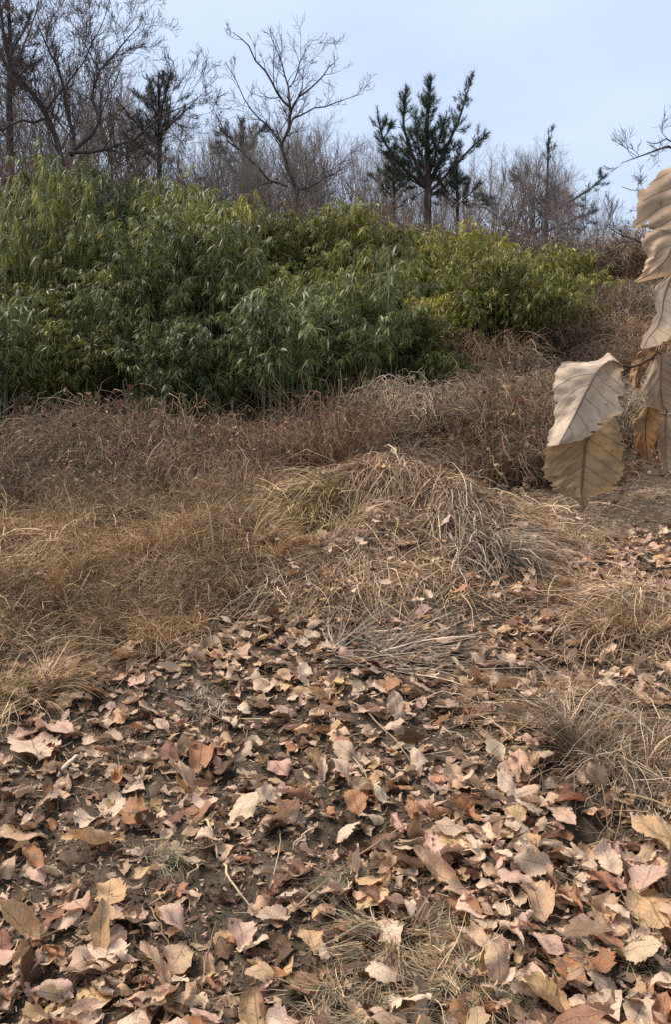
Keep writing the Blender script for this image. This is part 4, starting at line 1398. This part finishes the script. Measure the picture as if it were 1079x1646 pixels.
o = mobj('leaf_litter', pl.mesh('leaf_litter', M_LEAF_A))
tag(o, 'carpet of smaller dry fallen leaves covering the ground', kind='stuff')

# dry leaves caught on the right hand slope
rg = np.random.default_rng(71)
n = 2600
x = rg.uniform(1.5, 8.5, n * 4); y = rg.uniform(9.5, 19, n * 4); z = G(x, y, False)
px, py = project(np.stack([x, y, z], -1))
ok = (px > 720) & (px < 1120) & (py > np.interp(px, BB_X + [1100], BB_T + [400]) - 4)
x, y, z = x[ok][:n], y[ok][:n], z[ok][:n]; n = len(x)
pl = Pile()
V0, F0, UV0 = LO[1][1]
R = rot_zyx(rg.uniform(0, 6.28, n), rg.normal(-.1, .5, n) + .5, rg.normal(0, .5, n))
W = np.einsum('nij,kj->nki', R, V0) * rg.uniform(.06, .13, n)[:, None, None] + np.stack([x, y, z + rg.uniform(.02, .3, n) ** 1.5], -1)[:, None, :]
F = (F0[None] + (np.arange(n) * len(V0))[:, None, None]).reshape(-1, 4)
cc = CVAL[rg.choice(len(CNAMES), n, p=CW)] * np.array([.62, .52, .46]) * rg.uniform(.6, 1.3, (n, 1))
pl.add(W.reshape(-1, 3), F, np.repeat(cc, len(V0), axis=0), np.tile(UV0, (n, 1)))
o = mobj('slope_litter', pl.mesh('slope_litter', M_LEAF_A))
tag(o, 'reddish brown dead leaves strewn over the right hand slope', kind='stuff')

# crumbled leaf bits and short twig bits on the soil
n = 46000
x = rg.uniform(-3, 3.2, n * 2); y = 1.5 + rg.uniform(0, 1, n * 2) ** 1.4 * 6.5
px, py = project(np.stack([x, y, G(x, y, False)], -1))
ok = (px > -80) & (px < 1160) & (py > 860)
x, y = x[ok][:n], y[ok][:n]; n = len(x)
c = np.stack([x, y, G(x, y) + rg.uniform(0, .012, n)], -1)
u = unit(rg.normal(0, 1, (n, 3)) * [1, 1, .45]); s = unit(np.cross(u, rg.normal(0, .4, (n, 3)) + [0, 0, 1]))
L = rg.lognormal(math.log(.010), .5, (n, 1)); w = L * rg.uniform(.12, .6, (n, 1))
nn = np.cross(u, s)
V = np.stack([c - u * L, c - s * w + nn * w * .4, c + u * L, c + s * w], 1).reshape(-1, 3)
pl = Pile()
pal = np.array([rgb(h) for h in ('9c8068', '75594a', '4a3a2e', 'b99a7c', '866a56', '3c2f26')])
pl.add(V, np.arange(len(V)).reshape(-1, 4), np.repeat(pal[rg.integers(0, 6, n)] * rg.uniform(.7, 1.2, (n, 1)), 4, axis=0))
n = 2600
x = rg.uniform(-2.6, 2.8, n); y = 1.6 + rg.uniform(0, 1, n) ** 1.3 * 5.5
a = rg.uniform(0, 6.28, n); L = rg.lognormal(math.log(.05), .5, n)
t = np.linspace(-.5, .5, 4)
bend = rg.normal(0, .15, n)
Px = x[:, None] + np.cos(a)[:, None] * L[:, None] * t - np.sin(a)[:, None] * (L * bend)[:, None] * t ** 2
Py = y[:, None] + np.sin(a)[:, None] * L[:, None] * t + np.cos(a)[:, None] * (L * bend)[:, None] * t ** 2
Pz = G(Px, Py, False) + .006 + rg.uniform(0, .02, n)[:, None] + rg.normal(0, .08, n)[:, None] * L[:, None] * t
V, F = tubes(np.stack([Px, Py, Pz], -1), np.broadcast_to(rg.uniform(.0007, .0019, n)[:, None], (n, 4)), 3)
pal = np.array([rgb(h) for h in ('9c8468', '7a6350', '5a4838', 'b59c7c')])
pl.add(V, F, np.repeat(pal[rg.integers(0, 4, n)], 12, axis=0))
o = mobj('ground_debris', pl.mesh('ground_debris', M_DEBRIS, smooth=False))
tag(o, 'crumbled leaf bits and short broken stems on the soil', kind='stuff')

n = 9000
x = rg.uniform(-2.8, 3.0, n); y = 1.6 + rg.uniform(0, 1, n) ** 1.4 * 5.0
r = rg.lognormal(math.log(.0055), .5, n)
O = np.array([[1, 0, 0], [-1, 0, 0], [0, 1, 0], [0, -1, 0], [0, 0, 1], [0, 0, -1.0]])
V = (O[None] * r[:, None, None] * rg.uniform(.55, 1.3, (n, 6, 1)) + rg.normal(0, .25, (n, 6, 3)) * r[:, None, None]
     + np.stack([x, y, G(x, y) + r * .3], -1)[:, None, :])
f = np.array([[0, 2, 4], [2, 1, 4], [1, 3, 4], [3, 0, 4], [2, 0, 5], [1, 2, 5], [3, 1, 5], [0, 3, 5]])
pl = Pile()
pal = np.array([rgb(h) for h in ('5c4a3b', '4a3b2f', '6e5a48', '3a2f27', '806a55')])
pl.add(V.reshape(-1, 3), (f[None] + (np.arange(n) * 6)[:, None, None]).reshape(-1, 3), np.repeat(pal[rg.integers(0, 5, n)], 6, axis=0))
o = mobj('soil_crumbs', pl.mesh('soil_crumbs', M_DEBRIS, smooth=False))
tag(o, 'crumbs and small clods of dark soil between the leaves', kind='stuff')

# ------------------------------------------------------------------ single sticks and stalks on the ground
STICKS = [  # photo points, radius, colour, label
    ([(329, 1325), (338, 1350), (349, 1390)], .0042, 'b8a084', 'short pale stick lying in the soil left of centre'),
    ([(359, 1396), (368, 1430), (385, 1458), (408, 1478)], .0038, 'b39a7c', 'curved pale stick below the short one, left of centre'),
    ([(455, 1488), (520, 1440), (570, 1395), (640, 1350), (690, 1325)], .0030, '9c8262', 'long thin twig slanting up to the right across the centre'),
    ([(372, 1167), (430, 1169), (487, 1168)], .0026, 'c4a986', 'straight pale straw lying level in the left soil patch'),
    ([(545, 1192), (580, 1250), (608, 1300)], .0034, 'a89474', 'pale grey stick slanting down right in the centre'),
    ([(562, 1132), (600, 1172), (640, 1215), (665, 1240)], .0030, 'a58c70', 'thin stalk pointing down right above the centre'),
    ([(470, 1375), (495, 1352), (516, 1335)], .0034, 'b59d7e', 'short pale stick pointing up right in the centre'),
    ([(433, 1440), (446, 1390), (454, 1345)], .0022, 'ab9474', 'thin upright straw left of the centre twig'),
    ([(300, 1425), (318, 1407), (330, 1400)], .0036, 'ae9676', 'broken pale stick end left of the curved stick'),
    ([(94, 1258), (112, 1240), (127, 1226)], .0095, 'c3ad92', 'stubby whitish stick at the left below the pale leaves'),
    ([(545, 1080), (640, 1065), (720, 1090)], .0030, 'a08870', 'grey stalk bowed across the soil below the straw heap'),
    ([(560, 1045), (640, 1075), (700, 1082)], .0028, '9a8068', 'grey stalk lying under the straw heap'),
    ([(780, 1225), (830, 1190), (880, 1150)], .0028, 'b0946e', 'tan stalk curving up into the lower right grass tuft'),
    ([(870, 1160), (940, 1215), (1000, 1270)], .0026, 'b59a74', 'tan stalk slanting down right over the lower right tuft'),
    ([(820, 1130), (905, 1185), (1010, 1300)], .0024, 'a88c68', 'long tan stalk across the lower right tuft'),
    ([(955, 1070), (958, 1110), (962, 1160)], .0022, 'c0a47c', 'upright pale stalk between the two right hand tufts'),
    ([(920, 1382), (975, 1381), (1030, 1379)], .0020, 'b89e76', 'pale straw lying level in front of the dark hollow'),
    ([(985, 1475), (1010, 1520), (1020, 1570)], .0022, 'b08c5c', 'curved tan stem at the lower right'),
    ([(880, 905), (950, 903), (1005, 918)], .0034, '8f785e', 'grey twig lying on the path at the right'),
    ([(770, 812), (850, 806), (900, 802)], .0038, 'c7ab78', 'pale straw lying level on the flat behind the heap'),
    ([(900, 925), (860, 905), (900, 850)], .003, '7c6650', 'bent brown twig right of the straw heap'),
    ([(15, 1512), (60, 1490), (105, 1462)], .0024, '8d745a', 'thin brown twig at the lower left'),
    ([(240, 1465), (262, 1520), (285, 1570)], .0022, '8a6e54', 'thin brown stem slanting at the lower left'),
    ([(325, 1610), (330, 1560), (348, 1490)], .0022, '8c6c58', 'thin reddish stem rising left of the bottom centre'),
    ([(735, 1460), (680, 1395), (610, 1420)], .002, 'a58b66', 'thin bent straw right of the long twig'),
    ([(630, 740), (690, 790), (745, 800)], .003, 'b89a70', 'pale stem over the crest of the straw heap'),
    ([(560, 980), (640, 968), (720, 985)], .003, 'a58c6c', 'stalk lying along the front of the straw heap'),
    ([(690, 975), (735, 940), (775, 860)], .003, '9c876c', 'grey stalk leaning on the right side of the heap'),
    ([(1000, 850), (1030, 870), (1060, 868)], .006, '6d5644', 'dark broken branch on the path at the right edge'),
]
for i, (pp, r, hx, lab) in enumerate(STICKS):
    W = np.array([GP(a, b) for a, b in pp]); n = len(W)
    t = np.linspace(0, n - 1, 9)
    Wi = np.stack([np.interp(t, range(n), W[:, c]) for c in range(3)], -1)
    Wi[1:-1, :2] += RNG.normal(0, .004, (7, 2))
    g = G(Wi[:, 0], Wi[:, 1], False)
    Wi[:, 2] = np.maximum(g + r, np.linspace(g[0], g[-1], 9) + r) + .03
    Wi[0, 2] -= .02; Wi[-1, 2] -= .015
    V, F = tubes((Wi - W[0])[None], (r * np.linspace(1.1, .7, 9) * RNG.uniform(.9, 1.1, 9))[None], 6)
    caps = np.array([[0, 1, 2], [0, 2, 3], [0, 3, 4], [0, 4, 5]]); caps = np.concatenate([caps[:, ::-1], caps + 48])
    pl = Pile(); pl.add(V, F); pl.F3.append(caps)
    nm = 'stick' if 'stick' in lab else 'twig' if 'twig' in lab or 'branch' in lab else 'stalk'
    o = mobj(nm, pl.mesh('stick', M_BARK), loc=W[0]); o.color = (*rgb(hx), 1)
    tag(o, lab, 'stick' if nm != 'stalk' else 'stalk', 'single sticks and stalks')

# ------------------------------------------------------------------ oak sapling with hanging leaves at the right edge
D0 = 1.55


def crop1(p): return (860 + .203 * p[0], 240 + .203 * p[1])
def crop2(p): return (860 + .203 * p[0], 540 + .203 * p[1])


def hang_leaf(root, rows, crop, d, colour, seed, recede=(.02, .03), ripple=.004, veins=8):
    """rows from stalk to tip: (midrib, left margin, right margin) as traced points, at distance d; the margins fall back from the midrib"""
    rg = np.random.default_rng(seed)
    M = np.array([crop(r[0]) for r in rows]); Lm = np.array([crop(r[1]) for r in rows]); Rm = np.array([crop(r[2]) for r in rows])
    n = len(rows); K = 61; C = 12
    t = np.linspace(0, n - 1, K)
    ip = lambda A: np.stack([np.interp(t, range(n), A[:, c]) for c in range(2)], -1)
    M, Lm, Rm = ip(M), ip(Lm), ip(Rm)
    # smooth the midrib a little, roughen the margins with teeth
    for _ in range(3): M[1:-1] = (M[:-2] + 2 * M[1:-1] + M[2:]) / 4
    tooth = np.abs(((np.linspace(0, 1, K) * veins * 1.6) % 1.0) - .3)
    Lm = M + (Lm - M) * (1.03 - .10 * tooth + rg.normal(0, .02, K) + .035 * np.sin(np.linspace(0, 31, K) + seed))[:, None]
    Rm = M + (Rm - M) * (1.03 - .10 * tooth + rg.normal(0, .02, K) + .035 * np.sin(np.linspace(0, 31, K) + seed))[:, None]
    u = np.linspace(0, 1, C + 1)
    tn = np.linspace(0, 1, K)
    cols = []; uu = []
    for side, B, rc in ((-1, Lm, recede[0]), (1, Rm, recede[1])):
        us = u[::-1] if side < 0 else u[1:]
        for a in us:
            px = M[:, 0] * (1 - a) + B[:, 0] * a; py = M[:, 1] * (1 - a) + B[:, 1] * a
            pv = tn - .21 * a + .018 * np.sin(9 * tn + 4 * a + seed)
            pleat = .6 * ripple * np.sin(2 * math.pi * pv * veins) * min(1, a * 2.5) * np.sin(math.pi * np.clip(tn, .02, .98)) ** .4 * (.55 + .45 * np.sin(4 * tn + 3 * a * side + seed))
            pleat = pleat + .0035 * np.sin(11 * tn * side + 7 * a + seed) * a + .0022 * np.sin(23 * tn - 13 * a + 2 * seed) * a
            dep = d + rc * a ** 1.3 + pleat + .014 * np.sin(5 * tn + side + seed) * a + .012 * np.sin(3 * tn + seed)
            cols.append(P3(px, py, dep)); uu.append(np.stack([np.full(K, .5 + side * a * .5), tn], -1))
    V = np.stack(cols, 1); UV = np.stack(uu, 1)
    nc = V.shape[1]
    I = np.arange(K * nc).reshape(K, nc)
    F = np.stack([I[:-1, :-1], I[:-1, 1:], I[1:, 1:], I[1:, :-1]], -1).reshape(-1, 4)
    # torn notches and small holes
    keep = np.ones((K - 1, nc - 1), bool)
    for q in range(9):
        r_ = rg.integers(6, K - 4); w_ = rg.integers(1, 3); dpt = rg.integers(1, 3)
        if rg.uniform() < .5: keep[r_:r_ + w_, :dpt] = False
        else: keep[r_:r_ + w_, -dpt:] = False
    for q in range(3): keep[rg.integers(8, K - 8), rg.integers(3, nc - 4)] = False
    F = F[keep.ravel()]
    base = np.array(root.location)
    me = mesh_np('hanging_leaf', V.reshape(-1, 3) - base, [F], M_HANG, None, UV.reshape(-1, 2))
    o = mobj('hanging_leaf', me, root); o.color = (*colour, 1)
    # raised midrib as a sub-part
    mid = P3(M[:, 0], M[:, 1], d - .0012 + .012 * np.sin(3 * tn + seed))[::3]
    Vm, Fm = tubes((mid - base)[None], np.linspace(.0014, .0004, len(mid))[None], 5)
    pl = Pile(); pl.add(Vm, Fm)
    m = mobj('midrib', pl.mesh('midrib', M_BARK), o); m.color = (*(colour * .42), 1)
    return o


sb = GP(1090, 1452)
sap = empty('oak_sapling', sb - [0, 0, .03])
tag(sap, 'oak sapling at the right edge with large dry tan leaves hanging from its twig', 'sapling')
sbv = np.array(sap.location)
tr = np.array([sbv, P3(1080, 1420, sb[1] - .01), P3(1084, 1370, sb[1] - .03), P3(1120, 1100, 2.05), P3(1150, 800, 1.8), P3(1140, 560, 1.65), P3(1150, 320, 1.6), P3(1130, 150, 1.55)])
t = np.linspace(0, 7, 22)
tr = np.stack([np.interp(t, range(8), tr[:, c]) for c in range(3)], -1)
V, F = tubes((tr - sbv)[None], np.interp(t, [0, 1, 2, 3, 7], [.020, .018, .014, .011, .006])[None], 9)
pl = Pile(); pl.add(V, F)
o = mobj('trunk', pl.mesh('trunk', M_BARK), sap); o.color = (.20, .145, .10, 1)


def twig(points, r0, r1):
    W = np.array([P3(a, b, d) for a, b, d in points]); n = len(W)
    t = np.linspace(0, n - 1, 12)
    Wi = np.stack([np.interp(t, range(n), W[:, c]) for c in range(3)], -1)
    V, F = tubes((Wi - sbv)[None], np.linspace(r0, r1, 12)[None], 6)
    pl = Pile(); pl.add(V, F)
    o = mobj('twig', pl.mesh('twig', M_BARK), sap); o.color = (.10, .055, .035, 1)


twig([(1141, 590, 1.66), (1090, 572, 1.60), (1048, 575, 1.57), (1022, 590, 1.56), (1001, 588, 1.55), (985, 577, 1.55)], .0045, .0016)
twig([(1150, 330, 1.60), (1130, 262, 1.56), (1118, 258, 1.54)], .004, .002)
twig([(1048, 575, 1.57), (1060, 566, 1.56), (1066, 572, 1.55)], .002, .0012)
twig([(1090, 572, 1.60), (1085, 470, 1.58), (1090, 434, 1.56)], .0025, .0014)
twig([(1090, 572, 1.60), (1082, 640, 1.60), (1070, 668, 1.60)], .0025, .0014)

TANL, TANB2, ORL = rgb('d2ba9e'), rgb('bc9e7e'), rgb('9c7854')
hang_leaf(sap, [((700, 240), (690, 225), (702, 258)), ((630, 185), (590, 130), (702, 270)), ((560, 215), (500, 195), (690, 300)),
                ((510, 265), (370, 205), (680, 340)), ((470, 330), (200, 200), (722, 400)), ((440, 390), (165, 330), (715, 440)),
                ((400, 460), (150, 470), (662, 482)), ((360, 540), (160, 600), (704, 590)), ((310, 640), (168, 680), (590, 660)),
                ((270, 720), (110, 760), (520, 740)), ((230, 790), (105, 830), (370, 825)), ((190, 862), (95, 876), (225, 862))],
          crop2, D0, TANL, 81, (.045, .022), .0035)
hang_leaf(sap, [((560, 640), (540, 640), (620, 620)), ((440, 760), (220, 800), (680, 740)), ((405, 860), (80, 900), (710, 860)),
                ((395, 960), (68, 1020), (706, 980)), ((385, 1080), (88, 1130), (700, 1100)), ((375, 1170), (140, 1200), (680, 1190)),
                ((370, 1240), (250, 1280), (600, 1240)), ((375, 1290), (340, 1295), (450, 1265)), ((400, 1375), (372, 1365), (438, 1310))],
          crop2, D0 + .05, rgb('a38560'), 82, (.02, .05), .004)
hang_leaf(sap, [((1300, 90), (1150, 110), (1450, 130)), ((1260, 250), (1000, 165), (1500, 250)), ((1220, 380), (840, 340), (1500, 400)),
                ((1190, 480), (800, 460), (1480, 520)), ((1150, 600), (790, 625), (1450, 640)), ((1120, 690), (900, 600), (1400, 760)),
                ((1090, 780), (845, 720), (1350, 860)), ((1060, 850), (890, 860), (1300, 950)), ((1000, 920), (868, 935), (1180, 980)),
                ((930, 980), (850, 990), (1060, 1000)), ((800, 1045), (785, 1050), (815, 1058))],
          crop1, D0 - .02, TANB2 * 1.1, 83, (.02, .03), .006, 7)
hang_leaf(sap, [((1130, 960), (1080, 955), (1250, 960)), ((1070, 1050), (960, 1090), (1250, 1050)), ((1020, 1200), (945, 1170), (1250, 1200)),
                ((1010, 1300), (970, 1300), (1250, 1300)), ((980, 1400), (910, 1420), (1200, 1400)), ((910, 1480), (860, 1475), (1150, 1480)),
                ((860, 1580), (840, 1572), (960, 1560))],
          crop1, D0 + .02, TANL, 84, (-.03, .04), .004, 6)
hang_leaf(sap, [((1010, 150), (940, 160), (1150, 130)), ((1000, 280), (858, 350), (1200, 300)), ((1000, 420), (882, 480), (1200, 450)),
                ((1010, 540), (890, 560), (1200, 560)), ((1060, 600), (1010, 590), (1200, 640))],
          crop2, D0, TANB2 * .85, 85, (.02, .03), .004, 6)
hang_leaf(sap, [((900, 560), (830, 580), (1010, 580)), ((880, 680), (778, 650), (1000, 680)), ((880, 800), (785, 800), (970, 800)),
                ((890, 900), (800, 890), (950, 900)), ((900, 990), (872, 980), (930, 980))],
          crop2, D0 + .05, ORL, 86, (.02, .02), .004, 6)
hang_leaf(sap, [((1040, 630), (1000, 650), (1150, 640)), ((1040, 800), (968, 780), (1200, 800)), ((1040, 950), (985, 950), (1200, 950)),
                ((1050, 1065), (1010, 1060), (1150, 1060))],
          crop2, D0 + .03, TANB2, 87, (.03, .03), .005, 6)
hang_leaf(sap, [((905, 120), (830, 120), (950, 130)), ((830, 230), (770, 200), (890, 250)), ((800, 330), (755, 310), (850, 340)), ((800, 418), (775, 410), (830, 415))],
          crop2, D0 + .03, ORL, 88, (.02, .02), .004, 5)
# ------------------------------------------------------------------ tell look-alikes apart by their order from the left
ORD = ['leftmost', 'second from left', 'third from left', 'fourth from left', 'fifth from left', 'sixth from left', 'seventh from left', 'eighth from left',
       'ninth from left', 'tenth from left', 'eleventh from left', 'twelfth from left', 'thirteenth from left', 'fourteenth from left',
       'fifteenth from left', 'sixteenth from left', 'seventeenth from left', 'eighteenth from left']
bpy.context.view_layer.update()
same = {}
for o in scene.objects:
    if o.parent is None and 'label' in o and o.get('kind') is None: same.setdefault(o['label'], []).append(o)
for lab, os_ in same.items():
    if len(os_) > 1:
        os_.sort(key=lambda o: float(project(np.array(o.location))[0]))
        for i, o in enumerate(os_):
            o['label'] = lab + ', ' + (ORD[i] if i < len(ORD) else 'rightmost of its kind' if i == len(os_) - 1 else 'near the right of its row')
print('objects', len(bpy.data.objects))
